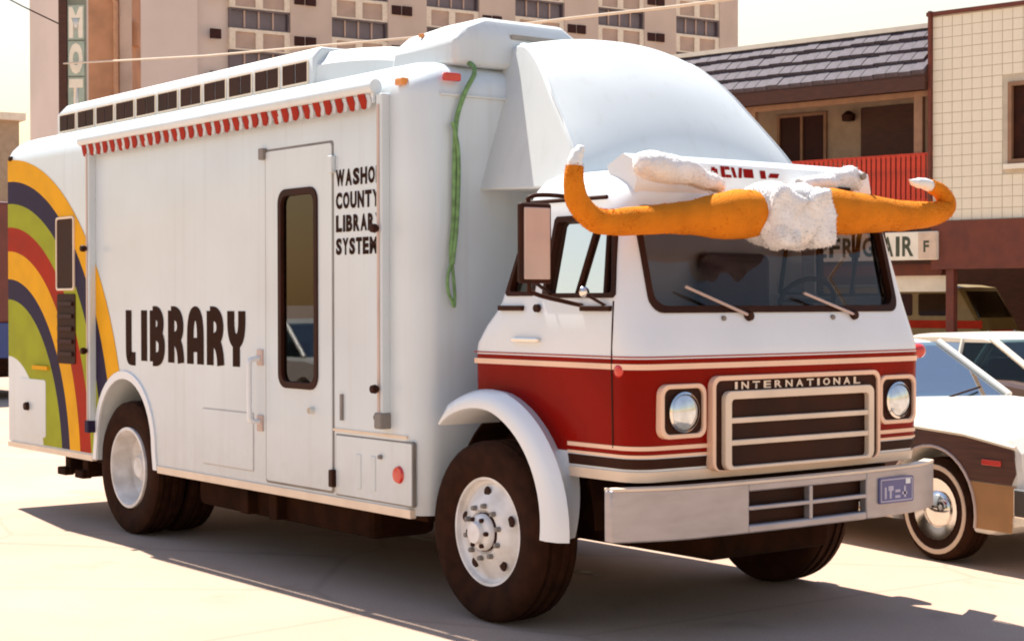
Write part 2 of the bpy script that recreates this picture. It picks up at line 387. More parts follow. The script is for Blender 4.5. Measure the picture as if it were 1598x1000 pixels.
def in_arch(x, z):
    if z < ARZ: return abs(x-ARX) < 0.497
    return math.hypot((x-ARX)/0.482, (z-ARZ)/0.502) < 1
for i, c in enumerate(cols):
    A = ell(*bnd[i]); B = ell(*bnd[i+1]); n = 110; q = 7
    mbx = MB(); vs = []
    for k in range(n+1):
        a = samp(A, k/n); b = samp(B, k/n)
        for j in range(q+1): vs.append((a[0]+(b[0]-a[0])*j/q, -1.2225, a[1]+(b[1]-a[1])*j/q))
    fs = []
    for k in range(n):
        for j in range(q):
            f = (k*(q+1)+j, (k+1)*(q+1)+j, (k+1)*(q+1)+j+1, k*(q+1)+j+1)
            if not in_arch(sum(vs[v][0] for v in f)/4, sum(vs[v][2] for v in f)/4): fs.append(f)
    mbx.add(vs, fs)
    o = mbx.build('rainbow_band', c, T, label={'yellow': 'golden rainbow band', 'navy': 'navy rainbow band', 'green': 'olive green rainbow band', 'darkred': 'brick red rainbow band'}[c])
    bm = bmesh.new(); bm.from_mesh(o.data); bmesh.ops.delete(bm, geom=[v for v in bm.verts if not v.link_faces], context='VERTS'); bm.to_mesh(o.data); bm.free()
# rear side window and the dark louvre below it
MB().plate(rrect(-5.385, -5.045, 1.745, 2.305, 0.03), [rrect(-5.368, -5.062, 1.762, 2.288, 0.02)], XZ, -1.19, -1.236).build('window_frame', 'cream', T, bevel=0.003)
MB().box(-5.37, -5.06, -1.229, -1.206, 1.76, 2.29).build('window_pane', 'black', T)
MB().plate(rrect(-5.375, -5.035, 1.19, 1.72, 0.02), [], XZ, -1.2, -1.229).build('vent_panel', 'black', T, bevel=0.003)
for k in range(5):
    MB().box(-5.34, -5.07, -1.245, -1.226, 1.25+k*0.095, 1.28+k*0.095).build('louvre', 'dash', T)
MB().plate(rrect(-6.15, -5.62, 0.6, 1.05, 0.03), [], XZ, -1.21, -1.2255).build('rear_hatch', 'white', T, bevel=0.003)
MB().lathe([(0.0, 0.03), (0.03, 0.03), (0.035, 0.0)], (-5.98, -1.225, 0.83), 14, sgn=-1).build('hatch_lock', 'black', T, smooth=40)
MB().box(-5.85, -5.55, -1.243, -1.22, 1.13, 1.16).build('hatch_strip', 'yellow', T)
# entrance door
MB().plate(rrect(-2.15, -1.35, 0.55, 2.59, 0.025), [rrect(-2.135, -1.365, 0.565, 2.575, 0.02)], XZ, -1.20, -1.2215).build('door_seal', 'seam', T)
door = MB().plate(rrect(-2.135, -1.365, 0.565, 2.575, 0.02), [rrect(-1.955, -1.535, 1.16, 2.315, 0.07)], XZ, -1.21, -1.2275).build('door', 'white', T, bevel=0.003)
MB().plate(rrect(-1.975, -1.515, 1.14, 2.335, 0.085), [rrect(-1.935, -1.555, 1.18, 2.295, 0.06)], XZ, -1.20, -1.238).build('window_gasket', 'black', door, bevel=0.004)
MB().box(-1.95, -1.54, -1.216, -1.211, 1.165, 2.31).build('window_pane', 'doorglass', door)
for z in (0.64, 2.45):
    MB().box(-1.375, -1.33, -1.25, -1.22, z-0.05, z+0.05).build('hinge', 'black' if z < 1 else 'white', door, bevel=0.006)
MB().box(-2.19, -2.13, -1.25, -1.22, 2.53, 2.60).build('door_catch', 'seam', door, bevel=0.006)
MB().lathe([(0, 0.03), (0.02, 0.03), (0.022, 0)], (-1.58, -1.226, 1.02), 12, sgn=-1).build('door_lock', 'chrome', door, smooth=40)
MB().tube(smoothpath([(-2.215, -1.22, 1.31), (-2.215, -1.29, 1.30), (-2.215, -1.30, 1.25), (-2.215, -1.30, 0.99), (-2.215, -1.29, 0.93), (-2.215, -1.22, 0.92)], 4), 0.017, 10).build('grab_handle', 'cabwhite', T, smooth=50)
for z in (0.91, 1.315):
    MB().box(-2.25, -2.18, -1.232, -1.215, z-0.05, z+0.05).build('handle_bracket', 'mirror', T, bevel=0.005)
# lower hatches
for (a, b, c, d) in ((-1.335, -0.545, 0.545, 0.90), (-2.99, -2.30, 0.60, 0.97)):
    MB().plate(rrect(a, b, c, d, 0.015), [rrect(a+0.008, b-0.008, c+0.008, d-0.008, 0.01)], XZ, -1.2, -1.2213).build('hatch_seal', 'seam' if a > -2 else 'seamlight', T)
    h = MB().plate(rrect(a+0.009, b-0.009, c+0.009, d-0.009, 0.01), [], XZ, -1.205, -1.2255).build('hatch', 'white', T, bevel=0.002)
    if a > -2:
        for x in (-1.08, -0.93):
            MB().box(x-0.025, x+0.025, -1.231, -1.22, 0.60, 0.80).build('louvre', 'fibre', h, bevel=0.006)
        MB().lathe([(0, 0.02), (0.042, 0.016), (0.05, 0)], (-0.675, -1.225, 0.715), 18, sgn=-1).build('reflector', 'redlens', h, smooth=40)
        MB().lathe([(0, 0.02), (0.012, 0.02), (0.014, 0)], (-0.85, -1.225, 0.80), 10, sgn=-1).build('latch', 'seam', h, smooth=40)
MB().box(-1.36, -0.6, -1.226, -1.2, 0.915, 0.93).build('rub_strip', 'cream', T)
# awning: roller, valance flaps, two folding arms
MB().tube([(-4.82, -1.262, 2.845), (-0.84, -1.262, 2.845)], 0.040, 14).build('awning_roller', 'white', T, smooth=50)
MB().box(-4.80, -0.86, -1.268, -1.255, 2.755, 2.83).build('awning_valance', 'cabwhite', T)
fl = MB(); L0 = [(0.0, 0.0), (0.066, 0.0), (0.092, -0.045), (0.088, -0.075), (0.066, -0.092), (0.040, -0.085), (0.024, -0.05)]
NFL = 32; pitch_ = (4.79-0.88)/NFL
flap_me = None
for k in range(NFL):
    x = -4.79+k*pitch_
    if flap_me is None:
        o = MB().plate(L0, [], XZ, -0.004, 0.004).build('valance_flap', 'darkred', T); flap_me = o.data
        o2 = MB().plate([(p[0]*0.75, p[1]*0.85) for p in L0], [], XZ, -0.003, 0.003).build('valance_scallop', 'white', T); me2 = o2.data
    else:
        o = bpy.data.objects.new('valance_flap', flap_me); COL.objects.link(o); o.parent = T
        o2 = bpy.data.objects.new('valance_scallop', me2); COL.objects.link(o2); o2.parent = T
    o.location = (x, -1.276-0.002*math.sin(k*2.1), 2.815); o.rotation_euler = (R(4*math.sin(k*1.7)), 0, 0)
    o2.location = (x+0.062, -1.272, 2.805)
for x, z0, z1 in ((-4.70, 0.72, 2.80), (-0.795, 0.98, 2.80)):
    a_ = MB().box(x-0.028, x+0.028, -1.275, -1.215, z0, z1).build('awning_arm', 'white', T, bevel=0.008)
    MB().box(x-0.010, x+0.010, -1.281, -1.27, z0+0.06, z1-0.06).build('arm_slot', 'mirror', a_)
    for z in ((2.05, 1.30) if x < -2 else (2.06, 1.18)):
        MB().lathe([(0, 0.05), (0.022, 0.045), (0.026, 0.02), (0.014, 0.0)], (x, -1.28, z), 12, sgn=-1).build('knob', 'black', a_, smooth=40)
    MB().box(x-0.035, x+0.035, -1.29, -1.21, z0-0.02, z0+0.07).build('arm_foot', 'seam' if x > -2 else 'navy', a_, bevel=0.01)
MB().lathe([(0, 0.04), (0.018, 0.04), (0.02, 0)], (-0.85, -1.226, 1.02), 10, sgn=-1).build('latch', 'black', T, smooth=40)
MB().box(-1.27, -1.25, -1.235, -1.22, 0.98, 1.13).build('door_stay', 'seam', T)
# lettering
STR = {
 'L': [[(0, 1), (0, .22), (.05, .09), (.18, .03), (.9, .03)]],
 'I': [[(.18, 1), (.18, 0)]],
 'B': [[(.0, 0), (0, 1)], [(0, .95), (.45, .95), (.72, .86), (.78, .74), (.70, .60), (.45, .54), (.1, .54)], [(.45, .54), (.80, .46), (.90, .30), (.80, .12), (.5, .045), (0, .045)]],
 'R': [[(0, 0), (0, 1)], [(0, .95), (.45, .95), (.78, .86), (.88, .70), (.78, .54), (.45, .46), (.05, .46)], [(.42, .46), (.72, .36), (.88, .18), (.92, 0)]],
 'A': [[(0, 0), (0, .62), (.10, .84), (.30, .95), (.62, .95), (.82, .84), (.92, .62), (.92, 0)], [(0, .36), (.92, .36)]],
 'Y': [[(0, 1), (0, .72), (.10, .55), (.30, .46), (.62, .46), (.82, .55), (.92, .72), (.92, 1)], [(.46, .48), (.46, 0)]],
}
LW = {'L': 0.195, 'I': 0.096}
tot = sum(LW.get(c, 0.224) for c in 'LIBRARY')+0.028*6; sc = 1.765/tot; x = -4.165; hgt = 0.352
for ch in 'LIBRARY':
    wl = LW.get(ch, 0.224); mb = MB()
    for d, st in enumerate(STR[ch]):
        pts = [((x+(0.047+p[0]*(wl-0.094)/0.92 if ch != 'I' else wl/2)*sc), 1.248+p[1]*hgt) for p in st]
        for it in range(2):
            q = [pts[0]]
            for a_, b_ in zip(pts, pts[1:]):
                q += [(a_[0]*.75+b_[0]*.25, a_[1]*.75+b_[1]*.25), (a_[0]*.25+b_[0]*.75, a_[1]*.25+b_[1]*.75)]
            pts = q+[pts[-1]] if len(pts) > 2 else pts
        ribbon(mb, pts, 0.094, XZ, -1.2225-0.0003*d)
    mb.build('letter', 'letter', T, label='dark rounded letter %s of LIBRARY' % ch)
    x += (wl+0.028)*sc
for k, (s_, xe) in enumerate((('WASHOE', -0.835), ('COUNTY', -0.872), ('LIBRARY', -0.845), ('SYSTEM', -0.892))):
    z1 = 2.415-k*0.131
    letters(s_, (-1.325, xe, z1-0.096, z1), XZ, -1.2228, 'letter', T, bold=0.05)
# box roof: clerestory pod, front dome, air unit, marker lamps
def inset_loft(name, loops, m_, par, bevel=0.02, smooth=35):
    return MB().loops(loops).build(name, m_, par, smooth=smooth, bevel=bevel, seg=3)
def rect(x0, x1, y0, y1, z): return [(x0, y0, z), (x1, y0, z), (x1, y1, z), (x0, y1, z)]
pod = inset_loft('roof_clerestory', [rect(-6.08, -2.05, -0.93, 0.93, 2.95), rect(-6.08, -2.05, -0.93, 0.93, 3.17), rect(-6.0, -2.05, -0.88, 0.88, 3.245)], 'fibre', T)
for k in range(11):
    x0 = -6.02+k*0.358
    f_ = MB().plate(rrect(x0, x0+0.325, 3.02, 3.165, 0.01), [rrect(x0+0.010, x0+0.315, 3.03, 3.155, 0.006)], XZ, -0.925, -0.938).build('clerestory_window', 'cream', pod)
    f_.parent = T
    for q in (0, 1):
        MB().box(x0+0.006+q*0.164, x0+0.156+q*0.164, -0.936, -0.931, 3.025, 3.16).build('pane', 'black', f_)
secs = []
for t in range(9):
    u = t/8; x = -2.05+u*1.15; hz = 3.235-0.20*u**2.2; hy = 0.88-0.12*u
    secs.append([(x, -hy-0.04, 2.96), (x, -hy-0.03, 2.96+(hz-2.96)*0.6), (x, -hy+0.06, hz-0.02), (x, -hy+0.2, hz), (x, hy-0.2, hz), (x, hy-0.06, hz-0.02), (x, hy+0.03, 2.96+(hz-2.96)*0.6), (x, hy+0.04, 2.96)])
MB().loops(secs).build('roof_fairing', 'fibre', T, smooth=40)
ac = inset_loft('roof_air_unit', [rect(-1.16, -0.53, -0.96, 0.02, 2.96), rect(-1.14, -0.53, -0.95, 0.0, 3.10), rect(-1.10, -0.56, -0.88, -0.04, 3.17), rect(-1.05, -0.62, -0.66, -0.12, 3.255)], 'fibre', T, bevel=0.03)
MB().box(-0.58, -0.535, -0.55, -0.10, 3.13, 3.16).build('air_grille', 'seam', ac, bevel=0.004)
MB().lathe([(0, .03), (.012, .03), (.014, 0)], (-0.92, -0.885, 3.165), 10, sgn=-1).build('bolt', 'amber', ac, smooth=40)
for (x0, x1, y0, y1, z0, z1, k) in ((-0.70, -0.62, -1.235, -1.19, 2.835, 2.875, 'amber'), (-0.50, -0.465, -1.06, -0.95, 2.855, 2.90, 'redlens'), (-0.50, -0.465, 0.95, 1.06, 2.855, 2.90, 'redlens'), (-6.36, -6.31, -1.235, -1.19, 2.80, 2.84, 'black')):
    MB().box(x0, x1, y0, y1, z0, z1).build('marker_lamp', k, T, bevel=0.01)
# front rain strip of the box
MB().box(-0.495, -0.478, -1.08, 1.08, 2.775, 2.79).build('drip_strip', 'fibre', T, bevel=0.003)
# attic fairing over the cab
pc = [(-0.60, 3.12), (-0.46, 3.15), (-0.32, 3.145), (-0.18, 3.075), (-0.05, 2.965), (0.07, 2.85), (0.18, 2.72), (0.28, 2.58), (0.36, 2.43), (0.43, 2.24)]
pe = [(-0.60, 3.07, .59), (-0.47, 3.09, .60), (-0.36, 3.065, .63), (-0.24, 2.985, .665), (-0.11, 2.87, .71), (0.00, 2.745, .75), (0.11, 2.625, .78), (0.21, 2.51, .81), (0.30, 2.39, .835), (0.38, 2.24, .855)]
pc = smoothpath([(a, 0, b) for a, b in pc], 3); pe = smoothpath([(a, c, b) for a, b, c in pe], 3)
NY = 28; HB = 0.86; loops_ = []
for j in range(NY+1):
    t = -1+2*j/NY; k = abs(t)**2.2
    loops_.append([(a.x+(b.x-a.x)*k, 0.05+b.y*t, a.z+(b.z-a.z)*k) for a, b in zip(pc, pe)] + [(-0.60, 0.05+HB*t, 2.275)])
MB().loops(loops_).build('attic_fairing', 'fibre', T, smooth=38, bevel=0.012, seg=3)
for sd2 in (0, -1):
    e_ = [Vector(p) for p in loops_[sd2][3:-2]]
    MB().tube([(p.x+0.002, p.y+(0.012 if sd2 == 0 else -0.012), p.z+0.002) for p in e_], 0.009, 6).build('fairing_bead', 'fibre', T, smooth=60)

# ------------------------------------------------------------------ cab
CAB = [  # z, half width, front x, back x, front corner radius
 (0.80, 1.03, 1.085, -0.22, 0.115), (0.925, 1.05, 1.105, -0.22, 0.12), (1.385, 1.06, 1.115, -0.22, 0.125), (1.44, 1.06, 1.105, -0.21, 0.125), (1.53, 1.055, 1.07, -0.14, 0.12),
 (1.60, 1.045, 1.045, -0.07, 0.11), (1.66, 1.035, 1.025, -0.03, 0.10), (1.90, 1.003, 0.965, 0.05, 0.10), (2.10, 0.975, 0.915, 0.11, 0.10), (2.16, 0.965, 0.895, 0.12, 0.13), (2.225, 0.93, 0.865, 0.13, 0.14), (2.28, 0.875, 0.81, 0.14, 0.15), (2.315, 0.79, 0.72, 0.15, 0.15), (2.335, 0.6, 0.55, 0.18, 0.15)]
BUL = 0.045
def cab_plan(z, ins=0.0, back=True):
    hw = lerp_tab(CAB, z, 1)-ins; f = lerp_tab(CAB, z, 2)-ins; b = lerp_tab(CAB, z, 3)+ins; r = lerp_tab(CAB, z, 4)
    pts = []
    def bul(y): return BUL*(y/hw)**2
    for k in range(9): a = R(-90+90*k/8); pts.append((f-r+r*math.cos(a), -hw+r+r*math.sin(a)))
    for k in range(1, 16): y = -hw+r+(2*hw-2*r)*k/16; pts.append((f, y))
    for k in range(9): a = R(90*k/8); pts.append((f-r+r*math.cos(a), hw-r+r*math.sin(a)))
    pts = [(x-bul(y), y) for x, y in pts]
    if back:
        for k in range(1, 6): pts.append((f-r-(f-r-b-0.06)*k/6-BUL*(1-k/6), hw))
        for k in range(5): a = R(90+90*k/4); pts.append((b+0.06+0.06*math.cos(a), hw-0.06+0.06*math.sin(a)))
        for k in range(5): a = R(180+90*k/4); pts.append((b+0.06+0.06*math.cos(a), -hw+0.06+0.06*math.sin(a)))
        for k in range(5, 0, -1): pts.append((f-r-(f-r-b-0.06)*k/6-BUL*(1-k/6), -hw))
    return pts
def cab_front(y, z):
    hw = lerp_tab(CAB, z, 1); f = lerp_tab(CAB, z, 2); r = lerp_tab(CAB, z, 4); e = abs(y)-(hw-r)
    return f-BUL*(y/hw)**2-(r-math.sqrt(max(0, r*r-e*e)) if e > 0 else 0)
cab = MB().loops([[(x, y, l[0]) for x, y in cab_plan(l[0])] for l in CAB], mis=[0, 1]+[0]*20).build('cab', ['cabwhite', 'red'], T)
inner = MB().loops([[(x, y, z) for x, y in cab_plan(z, 0.055)] for z in (1.0, 1.2, 1.385, 1.53, 1.66, 1.9, 2.1, 2.18, 2.22)])
sw_main = [(0.345, 1.70), (0.36, 1.685), (0.87, 1.685), (0.885, 1.70), (0.835, 2.055), (0.815, 2.075), (0.40, 2.075), (0.385, 2.06)]
sw_rear = [(0.045, 1.71), (0.06, 1.695), (0.25, 1.695), (0.265, 1.71), (0.285, 2.055), (0.27, 2.07), (0.175, 2.07), (0.155, 2.055)]
wsr = rrect(-0.895, 0.895, 1.615, 2.115, 0.075)
cc = [inner, MB().plate(wsr, [], YZ, 0.55, 1.4)]
for s in (-1, 1):
    cc += [MB().plate(sw_main, [], XZ, s*0.7, s*1.4), MB().plate(sw_rear, [], XZ, s*0.7, s*1.4)]
    cc.append(MB().lathe([(0, 0), (0.60, 0), (0.60, 0.7), (0, 0.7)], (0, s*0.68, 0.52), 40, sgn=s))
cut(cab, cc); finish(cab, 28)
# glass and gaskets
N1, N2 = 18, 6; vs = []
for j in range(N2+1):
    for i in range(N1+1):
        y = -0.905+1.81*i/N1; z = 1.605+0.52*j/N2; vs.append((cab_front(y, z)-0.03, y, z))
MB().add(vs, [(j*(N1+1)+i, j*(N1+1)+i+1, (j+1)*(N1+1)+i+1, (j+1)*(N1+1)+i) for j in range(N2) for i in range(N1)]).build('windscreen', 'wsglass', T, smooth=60)
def scaled(lp, k): cx = sum(p[0] for p in lp)/len(lp); cz = sum(p[1] for p in lp)/len(lp); return [(cx+(p[0]-cx)*(1+k/abs(max(q[0] for q in lp)-cx)), cz+(p[1]-cz)*(1+k/abs(max(q[1] for q in lp)-cz))) for p in lp]
def dens(lp, n=6):
    out = []
    for i in range(len(lp)):
        a, b = lp[i], lp[(i+1) % len(lp)]; q = max(1, int(math.dist(a, b)/0.06))
        out += [(a[0]+(b[0]-a[0])*k/q, a[1]+(b[1]-a[1])*k/q) for k in range(q)]
    return out
def ring(lp_out, lp_in, f0, f1):
    mbx = MB(); mbx.loops([[f0(*p) for p in lp_out], [f1(*p) for p in lp_out], [f1(*p) for p in lp_in], [f0(*p) for p in lp_in], [f0(*p) for p in lp_out]], cap0=False, cap1=False); return mbx
d0 = dens(wsr); ring(scaled(d0, 0.012), scaled(d0, -0.022), lambda y, z: (cab_front(y, z)-0.04, y, z), lambda y, z: (cab_front(y, z)+0.008, y, z)).build('windscreen_gasket', 'black', T, smooth=40)
for s in (-1, 1):
    for lp in (sw_main, sw_rear):
        dl = dens(lp); side = lambda x, z, o=0.0: (x, s*(lerp_tab(CAB, z, 1)+o), z)
        ring(scaled(dl, 0.010), scaled(dl, -0.018), lambda x, z: side(x, z, -0.04), lambda x, z: side(x, z, 0.006)).build('window_gasket', 'black', T, smooth=40)
        MB().add([side(x, z, -0.03) for x, z in lp], [tuple(range(len(lp)))]).build('side_window', 'glass', T)
for s in (-1, 1):
    for (xa, za, xb, zb, r_) in ((0.585, 1.69, 0.70, 2.07, 0.013), (0.80, 1.69, 0.775, 2.07, 0.013)):
        MB().tube([(xa, s*(lerp_tab(CAB, za, 1)-0.02), za), (xb, s*(lerp_tab(CAB, zb, 1)-0.02), zb)], r_, 8).build('window_bar', 'black', T, smooth=50)
# stripes round the cab
def stripe(z0, z1, off, k, name='pinstripe'):
    lo = cab_plan(z0, -off); hi = cab_plan(z1, -off); n = 33
    xs = -0.2 if z0 > 1.12 else 0.56
    lo = [(xs, lo[0][1])]+[(0.75, lo[0][1])]+lo[:33]+[(0.75, lo[32][1])]+[(xs, lo[32][1])]; hi = [(xs, hi[0][1])]+[(0.75, hi[0][1])]+hi[:33]+[(0.75, hi[32][1])]+[(xs, hi[32][1])]
    mbx = MB(); n = len(lo)
    mbx.add([(x, y, z0) for x, y in lo]+[(x, y, z1) for x, y in hi], [(i, i+1, n+i+1, n+i) for i in range(n-1)])
    return mbx.build(name, k, T, smooth=40)
stripe(1.335, 1.362, 0.003, 'pink'); stripe(1.392, 1.398, 0.0035, 'darkred')
stripe(0.952, 0.972, 0.003, 'pink'); stripe(0.918, 0.931, 0.004, 'pink'); stripe(0.862, 0.912, 0.003, 'black', 'lower_band')
stripe(0.800, 0.850, 0.008, 'cream', 'chin_strip')
# clear the stripes from the wheel openings: the fenders and wells cover them
# door cut lines, handles, trim
for s in (-1, 1):
    MB().tube([(0.90, s*(lerp_tab(CAB, z, 1)-0.001), z) for z in (0.96, 1.2, 1.385, 1.53)]+[(0.885, s*(lerp_tab(CAB, 1.66, 1)-0.002), 1.66)], 0.006, 6).build('door_seam', 'black', T)
    for x0, x1 in ((-0.0, 0.20), (0.66, 0.88)):
        MB().box(x0, x1, s*1.035, s*1.062, 1.612, 1.638).build('trim_slot', 'black', T, bevel=0.004)
    MB().box(0.14, 0.36, s*1.05, s*1.085, 1.455, 1.475).build('door_handle', 'chrome', T, bevel=0.006)
    MB().lathe([(0, .02), (.02, .02), (.022, 0)], (0.32, s*1.045, 1.625), 10, sgn=s).build('lock', 'black', T, smooth=40)
    MB().tube([(x, s*0.985, 2.165) for x in (0.14, 0.4, 0.6, 0.78)], 0.011, 8).build('drip_rail', 'black', T, smooth=50)
# corner turn signals
for s in (-1, 1):
    MB().lathe([(0, 0.07), (0.025, 0.066), (0.038, 0.05), (0.042, 0.03), (0.036, 0.0), (0.02, -0.03)] if s > 0 else [(0, 0.03), (0.02, 0.028), (0.032, 0.02), (0.034, 0.0), (0.02, -0.03)], (0.945 if s < 0 else 1.0, s*1.04 if s < 0 else 1.055, 1.33 if s < 0 else 1.385), 16, sgn=s).build('turn_signal', 'redlens', T, smooth=60)
    pass
# interior
MB().box(0.55, 0.93, -0.95, 0.95, 1.40, 1.60).build('dashboard', 'dash', T, bevel=0.04)
for y in (-0.5, 0.5):
    st = MB().box(0.12, 0.22, y-0.26, y+0.26, 1.35, 1.93).build('seat_back', 'seat', T, bevel=0.05, seg=3)
    MB().box(0.14, 0.55, y-0.26, y+0.26, 1.15, 1.38).build('seat_cushion', 'seat', st, bevel=0.05)
MB().box(0.12, 0.60, -0.22, 0.22, 1.1, 1.58).build('engine_cover', 'seat', T, bevel=0.06)
sw = MB()
ringp = [(0.62+0.04*math.sin(a)+0.10, 0.5+0.21*math.cos(a), 1.66+0.12*math.sin(a)) for a in [2*math.pi*k/24 for k in range(25)]]
sw.tube(ringp, 0.014, 8, cap=False); sw.tube([(0.72, 0.29, 1.66), (0.72, 0.71, 1.66)], 0.012, 6); sw.tube([(0.72, 0.5, 1.66), (0.86, 0.5, 1.45)], 0.022, 8)
sw.build('steering_wheel', 'black', T, smooth=50)
# wipers
for (y0, z0, y1, z1) in ((-0.29, 1.585, -0.68, 1.73), (0.50, 1.585, 0.13, 1.70)):
    wp = MB().tube([(cab_front(y0, z0)+0.02, y0, z0), (cab_front(y1, z1)+0.02, y1, z1)], 0.008, 6).build('wiper', 'mirror', T)
    MB().lathe([(0, .03), (.022, .025), (.028, 0)], (cab_front(y0, z0), y0, z0), 12, axis='x').build('wiper_pivot', 'black', wp, smooth=50)
    MB().lathe([(0, .015), (.012, .012), (.014, 0)], (cab_front(y0-0.17, 1.575), y0-0.17, 1.575), 10, axis='x').build('washer_jet', 'seam', wp, smooth=50)
# grille
gx = 1.09
MB().plate(rrect(-0.605, 0.605, 0.842, 1.285, 0.045), [], YZ, 0.98, gx+0.030).build('grille_backing', 'black', T)
gr = MB().plate(rrect(-0.615, 0.615, 0.835, 1.297, 0.05), [rrect(-0.592, 0.592, 0.80+0.04, 1.274, 0.035)], YZ, 1.0, gx+0.042).build('grille_outline', 'pink', T, bevel=0.003)
fr = MB().plate(rrect(-0.545, 0.545, 0.838, 1.222, 0.04), [rrect(-0.502, 0.502, 0.855, 1.182, 0.02)], YZ, 1.0, gx+0.060).build('grille_frame', 'cream', T, bevel=0.005)
for z in (1.078, 0.970):
    MB().box(gx, gx+0.055, -0.505, 0.505, z-0.013, z+0.013).build('grille_bar', 'cream', fr, bevel=0.004)
letters('INTERNATIONAL', (-0.46, 0.46, 1.229, 1.266), YZ, gx+0.036, 'cream', T, bold=0.03, gap=0.5)
for y, sgn in ((-0.785, -1), (0.785, 1)):
    bx_ = cab_front(y, 1.13)
    bz = MB().plate(rrect(y-0.148, y+0.148, 1.005, 1.265, 0.05), [rrect(y-0.126, y+0.126, 1.027, 1.243, 0.038)], YZ, bx_-0.06, bx_+0.028).build('headlight_bezel', 'pink', T, bevel=0.005)
    MB().plate(rrect(y-0.127, y+0.127, 1.026, 1.244, 0.03), [], YZ, bx_-0.06, bx_+0.012).build('headlight_recess', 'black', bz)
    MB().lathe([(0.098, 0.0), (0.098, 0.025), (0.088, 0.032)], (bx_+0.005, y, 1.13), 28, axis='x').build('headlight_ring', 'chrome', bz, smooth=40)
    MB().lathe([(0.090, 0.02), (0.075, 0.036), (0.045, 0.048), (0.0, 0.054)], (bx_+0.005, y, 1.13), 28, axis='x').build('headlight_lens', 'lens', bz, smooth=70)
# roof brow with marker lamps and red lettering
MB().loops([[(cab_front(y, 2.16)-0.02+dx, y, z) for dx, z in ((0.0, 2.19), (0.02, 2.25), (0.0, 2.35), (-0.08, 2.385), (-0.2, 2.33), (-0.15, 2.19))] for y in [-0.86+1.72*k/20 for k in range(21)]]).build('roof_brow', 'cabwhite', T, smooth=40)
bfx = 0.885
for y, k in ((-0.63, 'redlens'), (0.66, 'redlens')):
    MB().lathe([(0, .05), (.02, .045), (.032, .02), (.034, 0)], (bfx-0.02, y, 2.275), 14, axis='x').build('marker_lamp', k, T, smooth=60)
# number plate + bumper
def bump_x(y): return 1.205-0.013*(y/0.5)**2-0.10*max(0, (abs(y)-0.75)/0.43)**2
def bump_piece(y0, y1, z0, z1, name, k, th=0.05, ext=0.0, bevel=0.008, par=None):
    n = max(2, int(abs(y1-y0)/0.08)); lo = []
    for i in range(n+1):
        y = y0+(y1-y0)*i/n; x = bump_x(y)+ext; lo.append([(x-th, y, z0), (x, y, z0), (x, y, z1), (x-th, y, z1)])
    return MB().loops(lo).build(name, k, par or T, bevel=bevel, smooth=35)
bp = bump_piece(-1.18, -0.43, 0.53, 0.775, 'bumper', 'steel')
bump_piece(0.43, 1.18, 0.53, 0.775, 'bumper_end', 'steel', par=bp)
bump_piece(-0.432, 0.432, 0.733, 0.775, 'bumper_rail', 'steel', par=bp); bump_piece(-0.432, 0.432, 0.53, 0.570, 'bumper_rail', 'steel', par=bp)
bump_piece(-0.432, 0.432, 0.641, 0.662, 'bumper_bar', 'steel', th=0.03, par=bp, bevel=0.004); bump_piece(-0.012, 0.012, 0.568, 0.735, 'bumper_post', 'steel', th=0.04, par=bp, bevel=0.004)
bump_piece(-0.432, 0.432, 0.565, 0.738, 'bumper_backing', 'black', th=0.02, ext=-0.055, par=bp, bevel=0)
bump_piece(-1.17, 1.17, 0.770, 0.785, 'bumper_lip', 'cream', th=0.07, ext=0.003, par=bp, bevel=0.003)
px = bump_x(0.66)+0.018
pt_ = MB().plate(rrect(0.525, 0.80, 0.60, 0.735, 0.01), [], YZ, px-0.014, px).build('number_plate', 'plate', T)
MB().plate(rrect(0.535, 0.79, 0.608, 0.727, 0.008), [rrect(0.541, 0.784, 0.614, 0.721, 0.006)], YZ, px-0.002, px+0.0015).build('plate_border', 'plateink', pt_)
for (a, b, c, d) in ((0.565, 0.58, 0.625, 0.685), (0.595, 0.635, 0.665, 0.69), (0.605, 0.62, 0.625, 0.665), (0.65, 0.69, 0.625, 0.638), (0.65, 0.69, 0.655, 0.668), (0.705, 0.745, 0.64, 0.655), (0.72, 0.735, 0.625, 0.685)):
    MB().box(px-0.001, px+0.0018, a, b, c, d).build('plate_mark', 'plateink', pt_)
MB().box(px-0.001, px+0.002, 0.735, 0.772, 0.695, 0.722).build('plate_sticker', 'cabwhite', pt_)
# fenders
def fender(s):
    secs = []; N = 26
    for i in range(N+1):
        u = i/N; a = R(123-u*124); 
        ri_ = 0.60-0.09*max(0, (u-0.35)/0.65); ro = ri_+0.085+0.085*u
        cx, cz = 0.0, 0.50
        sec = []
        tipf = min(1, u/0.10+0.35)
        for r, y in ((ri_, -0.80-0.20*u), (ri_, -1.175), (ri_+0.012, -1.20), (ri_+0.4*(ro-ri_), -1.205), (ri_+0.8*(ro-ri_), -1.185), (ro, -1.14), (ro+0.02-0.11*u, -1.07), (ro+0.015-0.14*u, -0.80-0.20*u)):
            r2 = ri_+(r-ri_)*tipf
            sec.append((cx+r2*math.cos(a), s*-y*-1 if s < 0 else -y, cz+r2*math.sin(a)))
        sec = [(p[0], (-abs(p[1]) if s < 0 else abs(p[1])), p[2]) for p in sec]
        secs.append(sec)
    return MB().loops(secs).build('front_fender', 'cabwhite', T, smooth=40, bevel=0.0)
fender(-1); fender(1)
for s in (-1, 1):
    MB().plate(arc(0, 0.52, 0.597, 0.597, 0, 180, 24)+arc(0, 0.52, 0.585, 0.585, 180, 0, 24), [], XZ, s*0.67, s*0.90).build('wheel_well', 'under', T, smooth=40)
    MB().plate(arc(0, 0.52, 0.59, 0.59, -10, 190, 24), [], XZ, s*0.655, s*0.67).build('well_wall', 'under', T)
